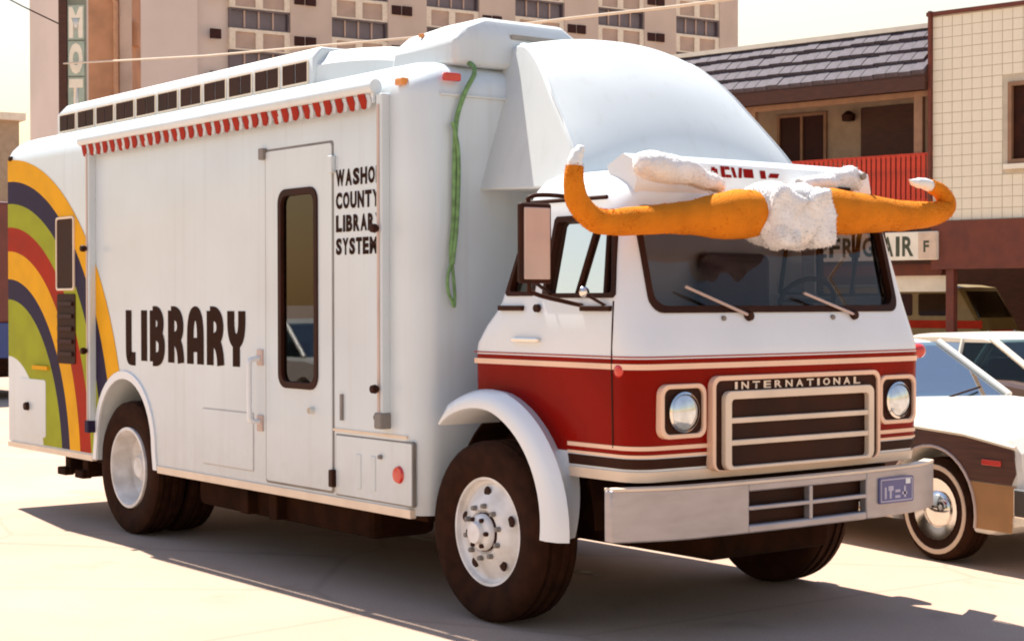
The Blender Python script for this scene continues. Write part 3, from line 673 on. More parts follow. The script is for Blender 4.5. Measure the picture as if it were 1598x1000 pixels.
# mirrors
for s in (-1, 1):
    yy = s*1.325
    if s > 0:
        MB().tube(smoothpath([(0.60, 0.985, 2.165), (0.52, 1.10, 2.17), (0.50, 1.13, 2.10), (0.50, 1.13, 1.75), (0.55, 1.08, 1.655), (0.60, 1.04, 1.64)], 4), 0.010, 8).build('mirror_arm', 'black', T, smooth=50)
        continue
    mr_ = MB().box(0.625, 0.66, yy-0.095, yy+0.095, 1.745, 2.13).build('mirror_housing', 'black', T, bevel=0.012, seg=3)
    MB().box(0.657, 0.670, yy-0.078, yy+0.078, 1.765, 2.108).build('mirror_back', 'mirror', mr_, bevel=0.005)
    MB().tube(smoothpath([(0.60, s*0.985, 2.165), (0.60, s*1.2, 2.175), (0.60, s*1.32, 2.16), (0.60, s*1.325, 2.10), (0.60, s*1.325, 1.75), (0.60, s*1.30, 1.70), (0.62, s*1.10, 1.655), (0.66, s*1.04, 1.64)], 4), 0.011, 8).build('mirror_arm', 'black', mr_, smooth=50)
    MB().tube([(0.62, s*1.32, 1.76), (0.40, s*1.035, 1.70)], 0.009, 8).build('mirror_brace', 'black', mr_, smooth=50)
    MB().lathe([(0, .03), (.016, .026), (.026, .012), (.028, 0), (.016, -.012)], (0.74, s*1.10, 1.705), 14, axis='x').build('round_mirror', 'chrome', mr_, smooth=50)
    MB().tube([(0.74, s*1.10, 1.70), (0.84, s*1.05, 1.64)], 0.008, 6).build('mirror_brace', 'black', mr_)
# wheels
def tyre_prof(r, w_):
    return [(r*0.60, -w_*0.42), (r*0.66, -w_*0.48), (r*0.80, -w_*0.52), (r*0.93, -w_*0.50), (r*0.985, -w_*0.42), (r, -w_*0.28), (r*0.975, -w_*0.27), (r*0.975, -w_*0.20), (r, -w_*0.19), (r, -w_*0.07), (r*0.975, -w_*0.06), (r*0.975, w_*0.06), (r, w_*0.07), (r, w_*0.19), (r*0.975, w_*0.20), (r*0.975, w_*0.27), (r, w_*0.28), (r*0.985, w_*0.42), (r*0.93, w_*0.50), (r*0.80, w_*0.52), (r*0.66, w_*0.48), (r*0.60, w_*0.42), (r*0.60, -w_*0.42)]
def front_wheel(c, s):
    x, y, z = c
    rim = MB().lathe([(0.285, -0.16), (0.292, -0.005), (0.285, 0.012), (0.270, 0.010), (0.262, -0.012), (0.245, -0.022), (0.225, -0.012), (0.180, 0.014), (0.150, 0.030), (0.118, 0.034), (0.104, 0.020), (0.0, 0.020)], c, 40, sgn=s).build('wheel', 'rim', T, smooth=35)
    MB().lathe(tyre_prof(0.47, 0.27), (x, y-s*0.10, z), 56, sgn=s).build('tyre', 'rubber', rim, smooth=40)
    for k in range(5):
        a = R(20+72*k)
        MB().lathe([(0, 0.002), (0.024, 0.001), (0.03, -0.006)], (x+0.205*math.cos(a), y+s*0.006, z+0.205*math.sin(a)), 12, sgn=s).build('hand_hole', 'black', rim, smooth=40)
    for k in range(10):
        a = R(12+36*k)
        MB().lathe([(0.0, 0.03), (0.013, 0.028), (0.015, 0.0)], (x+0.136*math.cos(a), y+s*0.030, z+0.136*math.sin(a)), 6, sgn=s).build('lug_nut', 'seam', rim)
    hub = MB().lathe([(0.098, 0.012), (0.094, 0.055), (0.082, 0.068), (0.060, 0.072), (0.052, 0.10), (0.0, 0.106)], c, 24, sgn=s).build('hub', 'rim', rim, smooth=40)
    MB().lathe([(0.101, 0.016), (0.101, 0.034), (0.07, 0.036)], c, 24, sgn=s).build('hub_ring', 'dash', rim, smooth=40)
    for k in range(6):
        a = R(60*k)
        MB().lathe([(0.0, 0.02), (0.012, 0.018), (0.013, 0.0)], (x+0.075*math.cos(a), y+s*0.066, z+0.075*math.sin(a)), 6, sgn=s).build('hub_bolt', 'black', rim)
front_wheel((0, -1.12, 0.47), -1); front_wheel((0, 1.12, 0.47), 1)
def rear_wheel(c, s):
    x, y, z = c
    rim = MB().lathe([(0.282, -0.20), (0.290, -0.01), (0.288, 0.010), (0.268, 0.012), (0.258, -0.012), (0.250, -0.14), (0.225, -0.17), (0.15, -0.19), (0.11, -0.185), (0.10, -0.10), (0.07, -0.07), (0, -0.065)], c, 40, sgn=s).build('wheel', 'rim', T, smooth=35)
    MB().lathe(tyre_prof(0.475, 0.24), (x, y-s*0.11, z), 56, sgn=s).build('tyre', 'rubber', rim, smooth=40)
    MB().lathe(tyre_prof(0.475, 0.24), (x, y-s*0.38, z), 56, sgn=s).build('tyre', 'rubber', rim, smooth=40)
    for k in range(8):
        a = R(45*k+10)
        MB().lathe([(0, 0.03), (0.014, 0.028), (0.015, 0)], (x+0.16*math.cos(a), y-s*0.19, z+0.16*math.sin(a)), 6, sgn=s).build('lug_nut', 'seam', rim)
    MB().box(x-0.02, x+0.02, y-s*0.16, y-s*0.10, z+0.15, z+0.20).build('valve', 'seam', rim)
rear_wheel((-4.22, -1.175, 0.475), -1); rear_wheel((-4.22, 1.175, 0.475), 1)
# underbody
for s in (-1, 1):
    MB().box(-6.35, 0.95, s*0.40-0.04, s*0.40+0.04, 0.50, 0.76).build('frame_rail', 'under', T)
MB().box(-3.62, -0.55, -1.12, -0.70, 0.46, 0.50).build('floor_sill', 'under', T); MB().box(-6.4, -4.76, -1.12, -0.70, 0.46, 0.50).build('floor_sill', 'under', T); MB().box(-3.4, -1.2, -1.05, -0.60, 0.28, 0.50).build('fuel_tank', 'under', T, bevel=0.05)
MB().box(-3.2, -1.4, 0.60, 1.05, 0.26, 0.52).build('battery_box', 'under', T, bevel=0.05)
MB().tube([(-4.22, -0.75, 0.475), (-4.22, 0.75, 0.475)], 0.09, 12).build('rear_axle', 'under', T, smooth=40)
MB().tube([(0, -0.95, 0.44), (0, 0.95, 0.44)], 0.06, 12).build('front_axle', 'under', T, smooth=40)
MB().box(-0.35, 0.95, -0.45, 0.45, 0.36, 0.98).build('engine_block', 'under', T, bevel=0.05)
MB().tube([(-4.1, 0, 0.5), (-0.3, 0, 0.6)], 0.05, 10).build('drive_shaft', 'under', T, smooth=40)
MB().box(0.90, 1.05, -0.75, 0.75, 0.60, 0.79).build('bumper_bracket', 'under', T)
MB().box(-0.20, 0.95, -0.66, 0.66, 0.80, 1.0).build('cab_floor', 'under', T)
for x in (-5.35, -5.02):
    MB().box(x-0.05, x+0.05, -1.16, -0.95, 0.34, 0.50, mtx=None).build('step_bracket', 'under', T, bevel=0.01)
    MB().box(x-0.11, x+0.04, -1.2, -1.12, 0.33, 0.39).build('step_foot', 'under', T, bevel=0.01)
for x in (-2.62, -2.25):
    MB().box(x-0.05, x+0.05, -1.12, -1.0, 0.30, 0.46).build('step_mount', 'under', T, bevel=0.01)

# ================================================================== STEER HEAD
S = thing('steer_head', 'orange and white plush longhorn steer head mounted over the windscreen', 'mascot head', (1.1, -0.08, 2.08))
S.location = (0, 0, 0)
def fuzz(name, pts_fn, count, ln, wd, matk, parent, droop=0.3, seed=1):
    rnd = random.Random(seed); mbx = MB(); vs = []; fs = []
    for i in range(count):
        p, nrm = pts_fn(rnd)
        d = (nrm + Vector((rnd.gauss(0, .35), rnd.gauss(0, .35), rnd.gauss(0, .35)-droop))).normalized()
        sd_ = d.cross(Vector((rnd.gauss(0, 1), rnd.gauss(0, 1), rnd.gauss(0, 1)))).normalized()*wd*rnd.uniform(.6, 1.3); l = ln*rnd.uniform(.5, 1.4); o = len(vs)
        vs += [p-sd_-nrm*0.004, p+sd_-nrm*0.004, p+d*l]; fs.append((o, o+1, o+2))
    me = bpy.data.meshes.new(name); me.from_pydata([tuple(v) for v in vs], [], fs); me.materials.append(M[matk]); me.update()
    o = bpy.data.objects.new(name, me); COL.objects.link(o); o.parent = parent; o['kind'] = 'stuff'; return o
def plush_tube(name, pts, rads, matk, parent, n=20, lump=0.006, fz=3000, fl=0.006):
    P = smoothpath(pts, 7); q = len(pts)-1
    rr = [p.x for p in smoothpath([(r, 0, 0) for r in rads], 7)]
    mb = MB().tube(P, rr, n)
    mb.v = [tuple(Vector(v)+Vector(noise.noise_vector(Vector(v)*9))*lump) for v in mb.v]
    o = mb.build(name, matk, parent, smooth=70)
    def fn(rnd):
        i = rnd.randrange(1, len(P)-1); t = (P[i+1]-P[i-1]).normalized(); a = Vector((rnd.gauss(0, 1), rnd.gauss(0, 1), rnd.gauss(0, 1))); nr = (a-t*a.dot(t)).normalized()
        return P[i]+t*rnd.uniform(-.02, .02)+nr*rr[i]*0.98, nr
    fuzz('fur', fn, fz, fl, 0.0035, matk, o, 0.1, len(name)+int(abs(pts[0][1]*100)))
    return o
HX = 1.10
hl = plush_tube('horn', [(HX, -0.20, 2.10), (HX, -0.36, 2.09), (HX, -0.52, 2.075), (HX, -0.72, 2.06), (HX, -0.95, 2.045), (HX, -1.20, 2.025), (HX, -1.34, 2.035), (HX, -1.43, 2.10), (HX, -1.46, 2.19), (HX, -1.455, 2.27)], [0.112, 0.122, 0.115, 0.085, 0.070, 0.062, 0.058, 0.052, 0.046, 0.040], 'orangefur', S)
MB().tube(smoothpath([(HX, -1.456, 2.26), (HX, -1.45, 2.305), (HX, -1.425, 2.345), (HX, -1.395, 2.365)], 5), [0.034]*5+[0.030]*4+[0.022]*3+[0.015, 0.008, 0.003, 0.001], 12).build('horn_tip', 'hornTip', hl, smooth=60)
hr = plush_tube('horn', [(HX, 0.10, 2.12), (HX, 0.26, 2.12), (HX, 0.42, 2.115), (HX, 0.62, 2.115), (HX, 0.85, 2.115), (HX, 1.06, 2.13), (HX, 1.17, 2.155), (HX, 1.20, 2.20), (HX, 1.15, 2.255), (HX, 1.06, 2.285)], [0.105, 0.118, 0.112, 0.095, 0.080, 0.068, 0.058, 0.050, 0.042, 0.036], 'orangefur', S)
MB().tube(smoothpath([(HX, 1.07, 2.28), (HX, 1.0, 2.295), (HX, 0.93, 2.295), (HX, 0.88, 2.31)], 5), [0.032]*5+[0.028]*4+[0.020]*3+[0.013, 0.008, 0.003, 0.001], 12).build('horn_tip', 'hornTip', hr, smooth=60)
def blob(name, c, rad, matk, parent, lump=0.04, freq=5, sub=4, fz=1800, fl=0.007, shape=None, fw_=0.0035):
    bm = bmesh.new(); bmesh.ops.create_icosphere(bm, subdivisions=sub, radius=1)
    for v in bm.verts:
        d = v.co.copy()
        if shape: d = shape(d)
        p = Vector((d.x*rad[0], d.y*rad[1], d.z*rad[2])); p += Vector(noise.noise_vector((p+Vector(c))*freq))*lump
        v.co = p+Vector(c)
    me = bpy.data.meshes.new(name); bm.to_mesh(me); bm.free(); me.materials.append(M[matk]); me.shade_smooth()
    o = bpy.data.objects.new(name, me); COL.objects.link(o); o.parent = parent
    vv = [(v.co.copy(), v.normal.copy()) for v in me.vertices]
    fuzz('fur', lambda r: r.choice(vv), fz, fl, fw_, matk, o, 0.35, 11)
    return o
def headshape(d):
    k = 1-0.12*max(0, -d.z); q = lambda a: math.copysign(abs(a)**0.72, a)
    return Vector((q(d.x), q(d.y)*k, q(d.z)))
hd = blob('head', (HX+0.02, -0.10, 2.085), (0.15, 0.265, 0.165), 'whitefur', S, lump=0.035, freq=6, fz=4000, shape=headshape)
# the head's front cleft: two fleece lobes and a darker fold between them
blob('fleece_lobe', (HX+0.11, -0.215, 2.06), (0.08, 0.120, 0.155), 'whitefur', hd, lump=0.05, freq=9, fz=2500, shape=headshape)
blob('fleece_lobe', (HX+0.11, 0.015, 2.08), (0.08, 0.115, 0.14), 'whitefur', hd, lump=0.05, freq=9, fz=2500, shape=headshape)
el = plush_tube('ear', [(HX-0.14, -0.42, 2.235), (HX-0.11, -0.55, 2.26), (HX-0.10, -0.68, 2.28), (HX-0.10, -0.84, 2.305), (HX-0.10, -0.94, 2.30), (HX-0.10, -1.0, 2.28)], [0.05, 0.055, 0.06, 0.075, 0.065, 0.02], 'whitefur', S, lump=0.02, fz=1200)
er = plush_tube('ear', [(HX-0.12, 0.16, 2.24), (HX-0.10, 0.28, 2.265), (HX-0.10, 0.42, 2.285), (HX-0.10, 0.52, 2.30), (HX-0.10, 0.59, 2.31)], [0.05, 0.055, 0.06, 0.075, 0.02], 'whitefur', S, lump=0.02, fz=1200)
MB().lathe([(0, 0.02), (.018, .015), (.022, 0)], (HX-0.03, 0.54, 2.315), 12, axis='x').build('ear_button', 'seam', er, smooth=50)
MB().box(HX-0.04, HX-0.02, 0.36, 0.44, 2.225, 2.25).build('ear_tag', 'black', er, bevel=0.004)
MB().box(HX-0.22, HX, -0.12, -0.06, 2.17, 2.21).build('mount_bracket', 'black', S)
# red lettering on the brow behind the head
for y0, y1, z0, z1, sk in ((-0.385, -0.36, 2.290, 2.333, .012), (-0.352, -0.335, 2.290, 2.325, 0), (-0.312, -0.285, 2.283, 2.340, 0), (-0.283, -0.243, 2.283, 2.298, 0), (-0.283, -0.25, 2.323, 2.340, 0), (-0.228, -0.205, 2.284, 2.337, -.012), (-0.195, -0.172, 2.284, 2.337, .012), (-0.155, -0.085, 2.287, 2.333, 0), (-0.035, 0.005, 2.287, 2.330, 0), (0.02, 0.09, 2.294, 2.318, .02)):
    bxx = lambda y, z: cab_front(y, 2.16)-0.02+0.02-0.02*(z-2.25)/0.10+0.003
    MB().add([(bxx(y0, z0), y0, z0), (bxx(y1, z0), y1, z0), (bxx(y1, z1), y1+sk, z1), (bxx(y0, z1), y0+sk, z1)], [(0, 1, 2, 3)]).build('lettering', 'red', T)

# ================================================================== GREEN CORD
cx = XF+0.03
mb = MB()
mb.tube(smoothpath([(-0.60, -0.84, 2.99), (-0.50, -0.85, 2.955), (cx, -0.87, 2.90), (cx, -0.93, 2.80), (cx, -0.985, 2.66), (cx, -1.0, 2.50), (cx, -1.005, 2.30), (cx, -1.01, 2.1), (cx, -1.025, 1.95), (cx+.01, -1.03, 1.86)], 5), 0.014, 8)
mb.tube(smoothpath([(cx+0.006, -1.018, 2.78-0.15), (cx+0.02, -0.99, 2.45), (cx+0.02, -1.0, 2.1), (cx+0.02, -1.03, 1.86)], 5), 0.011, 8)
mb.tube(smoothpath([(cx+.01, -1.03, 1.87), (cx+.01, -1.055, 1.80), (cx+.01, -1.055, 1.72), (cx+.01, -1.03, 1.665), (cx+.01, -1.015, 1.63), (cx+.01, -1.01, 1.70), (cx+.01, -1.02, 1.80), (cx+.01, -1.028, 1.87)], 5), 0.009, 8)
o = mb.build('hanging_cord', 'cord', None, smooth=60); tag(o, 'green cord hanging down the white front corner of the truck box', 'cord')
#@@BACKGROUND
# ================================================================== CARS
M['carcream'] = mat('cream_car_paint', (0.66, 0.60, 0.48), 0.3, var=0.05, coat=0.4)
M['carwhite'] = mat('white_car_paint', (0.72, 0.69, 0.62), 0.3, var=0.05, coat=0.4)
M['cardark'] = mat('dark_brown_car_body', (0.05, 0.018, 0.010), 0.35, var=0.1, coat=0.3)  # lower body dark brown, roof and pillars cream
M['cartan'] = mat('tan_van_paint', (0.20, 0.135, 0.045), 0.5, var=0.12)
M['carred'] = mat('maroon_paint', (0.13, 0.028, 0.02), 0.4, var=0.15)
M['carblue'] = mat('blue_paint', (0.025, 0.055, 0.20), 0.4, var=0.15)
M['woodside'] = mat('wood_grain_side', (0.075, 0.022, 0.010), 0.45, var=0.35, scale=3, stretch=(1, 1, 14))
M['tanside'] = mat('tan_lower_side', (0.34, 0.17, 0.06), 0.5, var=0.12)
M['whitewall'] = mat('whitewall_rubber', (0.60, 0.46, 0.34), 0.7, var=0.1)
M['blueglass'] = glass('tinted_car_glass', (0.16, 0.25, 0.28), 0.5)
def car(root, P, paint, w_=0.88, roofp=None, wheels=(0, -2.85), wr=0.33, gh=None, glassk='blueglass', panel=None, whitewall=True, y0=0.0):
    """P: side profile (x, z) of the lower body; gh: (x0b, x1b, zb, x0t, x1t, zt); near side at y=y0, far side at y0+2*w_"""
    roofp = roofp or paint; yc = y0+w_; cx = sum(p[0] for p in P)/len(P); cz = sum(p[1] for p in P)/len(P)
    P = dens(P); lo = []
    for y, k in ((y0, 0.05), (y0+0.02, 0.02), (y0+0.09, 0.0), (yc, -0.012), (y0+2*w_-0.09, 0.0), (y0+2*w_-0.02, 0.02), (y0+2*w_, 0.05)):
        lo.append([(p[0]+math.copysign(min(abs(p[0]-cx), k), cx-p[0]), y, p[1]-(k if p[1] > cz else -k*0.5)) for p in P])
    b = MB().loops(lo).build('body', paint, root)
    cs = []
    for wx in wheels:
        for s in (0, 1):
            ya = y0-0.2 if s == 0 else y0+2*w_-0.28
            cs.append(MB().lathe([(0, 0), (wr+0.065, 0), (wr+0.065, 0.48), (0, 0.48)], (wx, ya, wr), 28))
    cut(b, cs); finish(b, 30)
    for wx in wheels:
        for s in (-1, 1):
            yy = y0+0.03 if s < 0 else y0+2*w_-0.03
            tp = [(r, h-0.09) for r, h in tyre_prof(wr, 0.19)]
            t = MB().lathe(tp, (wx, yy, wr), 36, sgn=s).build('wheel', 'rubber', root, smooth=40)
            if whitewall: MB().lathe([(wr*0.76, 0.0), (wr*0.78, 0.0105), (wr*0.86, 0.0125), (wr*0.88, 0.0)], (wx, yy, wr), 36, sgn=s).build('whitewall', 'whitewall', t, smooth=40)
            hc = MB().lathe([(wr*0.62, -0.03), (wr*0.60, 0.002), (wr*0.50, -0.004), (wr*0.36, -0.015), (wr*0.30, 0.012), (wr*0.12, 0.030), (0, 0.034)], (wx, yy, wr), 30, sgn=s).build('hubcap', 'chrome', t, smooth=40)
    if gh:
        x0b, x1b, zb, x0t, x1t, zt = gh; iw = 0.07; tw = 0.20
        ya, yb = y0+iw, y0+2*w_-iw; yta, ytb = y0+tw, y0+2*w_-tw
        c_ = {('b', 0, 0): (x0b, ya, zb), ('b', 1, 0): (x1b, ya, zb), ('b', 0, 1): (x0b, yb, zb), ('b', 1, 1): (x1b, yb, zb), ('t', 0, 0): (x0t, yta, zt), ('t', 1, 0): (x1t, yta, zt), ('t', 0, 1): (x0t, ytb, zt), ('t', 1, 1): (x1t, ytb, zt)}
        V = lambda *k: Vector(c_[k])
        n = 9; rl = []
        for i in range(n):
            u = i/(n-1); y = yta-0.02+(ytb-yta+0.04)*u; cr_ = 0.05*(1-(2*u-1)**4)
            rl.append([(x0t-0.03, y, zt-0.03), (x0t+0.1, y, zt+cr_*0.8), ((x0t+x1t)/2, y, zt+cr_+0.01), (x1t-0.1, y, zt+cr_*0.8), (x1t+0.03, y, zt-0.03), ((x0t+x1t)/2, y, zt-0.035)])
        MB().loops(rl).build('roof', roofp, root, smooth=50)
        for e in (0, 1):
            for s in (0, 1):
                MB().tube([V('b', e, s), V('t', e, s)], 0.032 if e else 0.045, 8).build('pillar', roofp, root, smooth=50)
        for s in (0, 1):
            xm_b = x1b-(x1b-x0b)*0.45; xm_t = xm_b-0.04; yy_b, yy_t = (ya, yta) if s == 0 else (yb, ytb)
            MB().tube([(xm_b, yy_b, zb), (xm_t, yy_t, zt)], 0.026, 8).build('pillar', roofp, root, smooth=50)
            MB().add([(xm_b, yy_b, zb), (x1b, yy_b, zb), (x1t, yy_t, zt), (xm_t, yy_t, zt)], [(0, 1, 2, 3)]).build('side_window', glassk, root)
            MB().add([(x0b, yy_b, zb), (xm_b, yy_b, zb), (xm_t, yy_t, zt), (x0t, yy_t, zt)], [(0, 1, 2, 3)]).build('side_window', glassk, root)
        MB().add([V('b', 1, 0), V('b', 1, 1), V('t', 1, 1), V('t', 1, 0)], [(0, 1, 2, 3)]).build('windscreen', glassk, root)
        MB().add([V('b', 0, 0), V('b', 0, 1), V('t', 0, 1), V('t', 0, 0)], [(0, 1, 2, 3)]).build('rear_window', glassk, root)
        for s in (0.45, 1.25):
            MB().box(x1b-1.0, x1b-0.85, y0+s-0.22, y0+s+0.22, zb-0.3, zb+0.18).build('seat', 'dash', root, bevel=0.05)
    return b
# wagon parked on the far side of the truck
WG = thing('station_wagon', 'white station wagon with dark wood sides parked behind the truck front', 'car', (0.12, 2.32, 0), R(-10))
prof_w = [(0.78, 0.30), (0.80, 0.55), (0.78, 0.76), (0.70, 0.84), (0.3, 0.895), (-0.5, 0.935), (-1.05, 0.955), (-4.15, 0.97), (-4.2, 0.6), (-4.15, 0.28), (-2.0, 0.22), (0.5, 0.22)]
car(WG, prof_w, 'carwhite', w_=0.90, gh=(-4.05, -1.10, 0.955, -3.95, -1.72, 1.34))
def side_panel(poly, name, k, y):
    o = MB().plate(poly, [], XZ, y, y-0.012).build(name, k, WG)
    cut(o, [MB().lathe([(0, 0), (0.41, 0), (0.41, 0.4), (0, 0.4)], (wx, -0.2, 0.33), 28) for wx in (0, -2.85)]); return o
side_panel([(-4.1, 0.56), (0.70, 0.55), (0.74, 0.62), (0.72, 0.76), (0.3, 0.815), (-0.5, 0.85), (-1.05, 0.868), (-4.1, 0.875)], 'wood_panel', 'woodside', 0.004)
side_panel([(-4.1, 0.26), (0.70, 0.26), (0.74, 0.545), (-4.1, 0.555)], 'lower_panel', 'tanside', 0.004)
MB().tube([(0.74, -0.008, 0.775), (0.3, -0.008, 0.83), (-0.5, -0.008, 0.865), (-1.05, -0.008, 0.882), (-4.1, -0.008, 0.89)], 0.014, 8).build('side_moulding', 'carcream', WG, smooth=50)
MB().tube([(0.33*1.23*math.cos(R(a)), -0.008, 0.33+0.33*1.23*math.sin(R(a))) for a in range(-10, 191, 10)], 0.010, 8).build('arch_moulding', 'mirror', WG, smooth=50)
MB().box(0.46, 0.62, -0.016, 0.0, 0.655, 0.69).build('side_marker', 'redlens', WG, bevel=0.004)
MB().loops([[(x, y, z) for x, z in ((0.74, 0.36), (0.90, 0.36), (0.93, 0.44), (0.90, 0.54), (0.74, 0.54))] for y in (-0.03, 0.2, 0.9, 1.6, 1.83)]).build('front_bumper', 'chrome', WG, bevel=0.012)
for y in (0.2, 1.6):
    MB().lathe([(0.10, 0), (0.10, 0.02), (0.07, 0.04), (0, 0.05)], (0.775, y, 0.66), 20, axis='x').build('headlight', 'lens', WG, smooth=60)
MB().box(0.76, 0.815, 0.38, 1.42, 0.56, 0.74).build('grille', 'black', WG, bevel=0.01)
for k in range(2):
    MB().tube([(-1.06+0.02*k, 0.35+0.75*k, 0.965), (-1.16, 0.75+0.75*k, 1.02)], 0.008, 6).build('wiper', 'black', WG)
MB().box(0.1, 0.12, 0.885, 0.915, 0.915, 0.935).build('bonnet_ornament', 'chrome', WG)
# compact car beyond the wagon
C2 = thing('compact_car', 'dark brown compact car with cream roof parked beyond the station wagon', 'car', (-3.25, 6.8, 0), R(-14))
prof_c = [(1.45, 0.30), (1.47, 0.62), (1.40, 0.88), (0.9, 0.93), (-1.6, 0.93), (-2.3, 0.84), (-2.4, 0.5), (-2.3, 0.25), (1.3, 0.22)]
car(C2, prof_c, 'cardark', w_=0.80, roofp='carcream', wheels=(0.85, -1.55), wr=0.30, gh=(-1.45, 1.30, 0.93, -0.95, 0.45, 1.29), whitewall=False)
MB().plate(rrect(0.12, 1.48, 0.58, 0.90, 0.04), [], YZ, 1.40, 1.475).build('tail_panel', 'black', C2, bevel=0.01)
for y in (0.30, 1.30):
    MB().lathe([(0.06, 0), (0.055, 0.02), (0, 0.03)], (1.475, y, 0.68), 16, axis='x').build('tail_lamp', 'lens', C2, smooth=60)
MB().box(1.42, 1.54, 0.0, 1.6, 0.38, 0.50).build('bumper', 'chrome', C2, bevel=0.02)
# car across the street, seen only as a reflection in the truck door window
C3 = thing('hatchback_car', 'pale hatchback across the street reflected in the truck door window', 'car', (-12.6, -8.9, 0), R(4))
car(C3, prof_c, 'carwhite', w_=0.82, wheels=(0.85, -1.55), wr=0.31, gh=(-1.75, 0.75, 0.93, -1.2, -0.05, 1.36), whitewall=False)
# tan van under the carport
VN = thing('tan_van', 'olive tan van parked in the shade under the motel carport', 'van', (-15.1, 23.3, 0), R(10))
prof_v = [(-0.05, 0.35), (0.0, 0.95), (-0.15, 1.25), (-0.55, 1.93), (-0.9, 1.99), (-4.1, 1.99), (-4.2, 1.8), (-4.2, 0.35), (-2, 0.28)]
car(VN, prof_v, 'cartan', w_=0.92, wheels=(-0.75, -3.2), wr=0.33, whitewall=False)
for a, b in ((-1.5, -0.75), (-2.7, -1.65), (-3.9, -2.85)):
    MB().plate(rrect(a, b, 1.32, 1.80, 0.05), [], XZ, 0.03, -0.012).build('side_window', 'darkglass' if a > -2 else 'dash', VN)
MB().plate([(0.15, 1.28), (1.70, 1.28), (1.62, 1.85), (0.22, 1.85)], [], lambda u, v, w_: (-0.135-(v-1.25)*0.6+w_, u, v), -0.02, 0.03).build('windscreen', 'darkglass', VN)
for y in (0.28, 1.56):
    MB().lathe([(0.09, 0), (0.085, 0.03), (0, 0.05)], (-0.02, y, 0.92), 18, axis='x').build('headlight', 'lens', VN, smooth=60)
MB().box(-0.06, 0.03, 0.45, 1.4, 0.82, 1.02).build('grille', 'darkred', VN, bevel=0.01)
MB().box(-0.05, 0.10, -0.02, 1.86, 0.42, 0.58).build('bumper', 'chrome', VN, bevel=0.02)
MB().box(-4.1, 0.0, -0.016, 0.0, 1.05, 1.22).build('side_stripe', 'darkred', VN)
# maroon box truck at the left edge
BT = thing('maroon_box_truck', 'dark maroon box truck with blue side stripe behind the library truck', 'truck', (-20.8, 4.5, 0), R(4))
MB().box(-5.0, 0.0, -1.1, 1.1, 1.30, 3.35).build('cargo_box', 'carred', BT, bevel=0.04)
MB().box(-5.0, 0.0, -1.11, 1.11, 0.70, 1.30).build('side_stripe', 'carblue', BT, bevel=0.01)
MB().box(-5.0, 0.0, -1.05, 1.05, 0.38, 0.70).build('skirt', 'under', BT, bevel=0.01)
MB().box(-5.02, 0.02, -1.115, -1.09, 1.30, 1.36).build('rub_rail', 'cream', BT)
for x in (-0.6, -4.0):
    for y, s in ((-1.0, -1), (1.0, 1)):
        w0 = MB().lathe(tyre_prof(0.46, 0.26), (x, y-s*0.12, 0.46), 32, sgn=s).build('wheel', 'rubber', BT, smooth=40)
        MB().lathe([(0.27, -0.1), (0.27, 0.0), (0.22, -0.02), (0.0, -0.03)], (x, y, 0.46), 24, sgn=s).build('rim', 'rim', w0, smooth=40)

# ================================================================== MOTEL
M['tile'] = mat('beige_wall_tile', (0.76, 0.70, 0.55), 0.5, var=0.07, scale=1.2)
M['grout'] = mat('tile_grout', (0.50, 0.44, 0.34), 0.9, var=0.1)
M['shingle'] = mat('grey_brown_shingle', (0.075, 0.064, 0.078), 0.8, var=0.35, scale=6, spec=0.2)
M['brownwood'] = mat('dark_brown_timber', (0.06, 0.020, 0.010), 0.7, var=0.25, stretch=(1, 1, 6))
M['beam'] = mat('tan_beam', (0.25, 0.135, 0.075), 0.7, var=0.15)
M['tanwall'] = mat('tan_plaster', (0.34, 0.25, 0.17), 0.85, var=0.1)
M['rail'] = mat('red_railing', (0.50, 0.040, 0.012), 0.6, var=0.2)
M['maroonband'] = mat('red_brown_band', (0.13, 0.03, 0.015), 0.7, var=0.2)
M['signwhite'] = mat('sign_white', (0.78, 0.73, 0.60), 0.5, var=0.06)
M['signink'] = mat('sign_dark_green', (0.045, 0.055, 0.03), 0.5, var=0.2)
MT = thing('motel', 'two storey motel with tiled wall, dark shingle mansard and red balcony railing', 'building', (-15.419, 22.042, 0), R(10))
wl_ = MB().plate([(0, 3.30), (9, 3.30), (9, 7.58), (0, 7.58)], [rrect(1.70, 2.75, 4.42, 6.04, 0.01)], XZ, 0.012, 0.35).build('tiled_wall', 'grout', MT)
tm = None
for r_ in range(19):
    for c in range(15):
        x0 = 0.01+c*0.222; z0 = 3.315+r_*0.2235
        if x0+0.21 > 1.68 and x0 < 2.77 and z0+0.21 > 4.38 and z0 < 6.06: continue
        if tm is None:
            o = MB().box(0, 0.210, -0.004, 0.03, 0, 0.211).build('tile', 'tile', wl_); tm = o.data
        else:
            o = bpy.data.objects.new('tile', tm); COL.objects.link(o); o.parent = wl_
        o.location = (x0, random.uniform(-0.003, 0.002), z0)
MB().box(-0.12, 9.1, -0.06, 0.4, 7.58, 7.66).build('coping', 'maroonband', MT)
MB().box(-0.06, 0.0, -0.10, 2.0, 3.3, 7.68).build('wall_end_fin', 'maroonband', MT)
wn = MB().plate(rrect(1.68, 2.77, 4.40, 6.06, 0.01), [rrect(1.76, 2.69, 4.50, 5.98, 0.01)], XZ, -0.02, 0.2).build('window', 'beam', MT)
MB().box(1.74, 2.71, 0.08, 0.10, 4.48, 6.0).build('pane', 'black', wn)
MB().box(1.62, 2.83, -0.10, 0.05, 4.30, 4.40).build('sill', 'signwhite', wn)
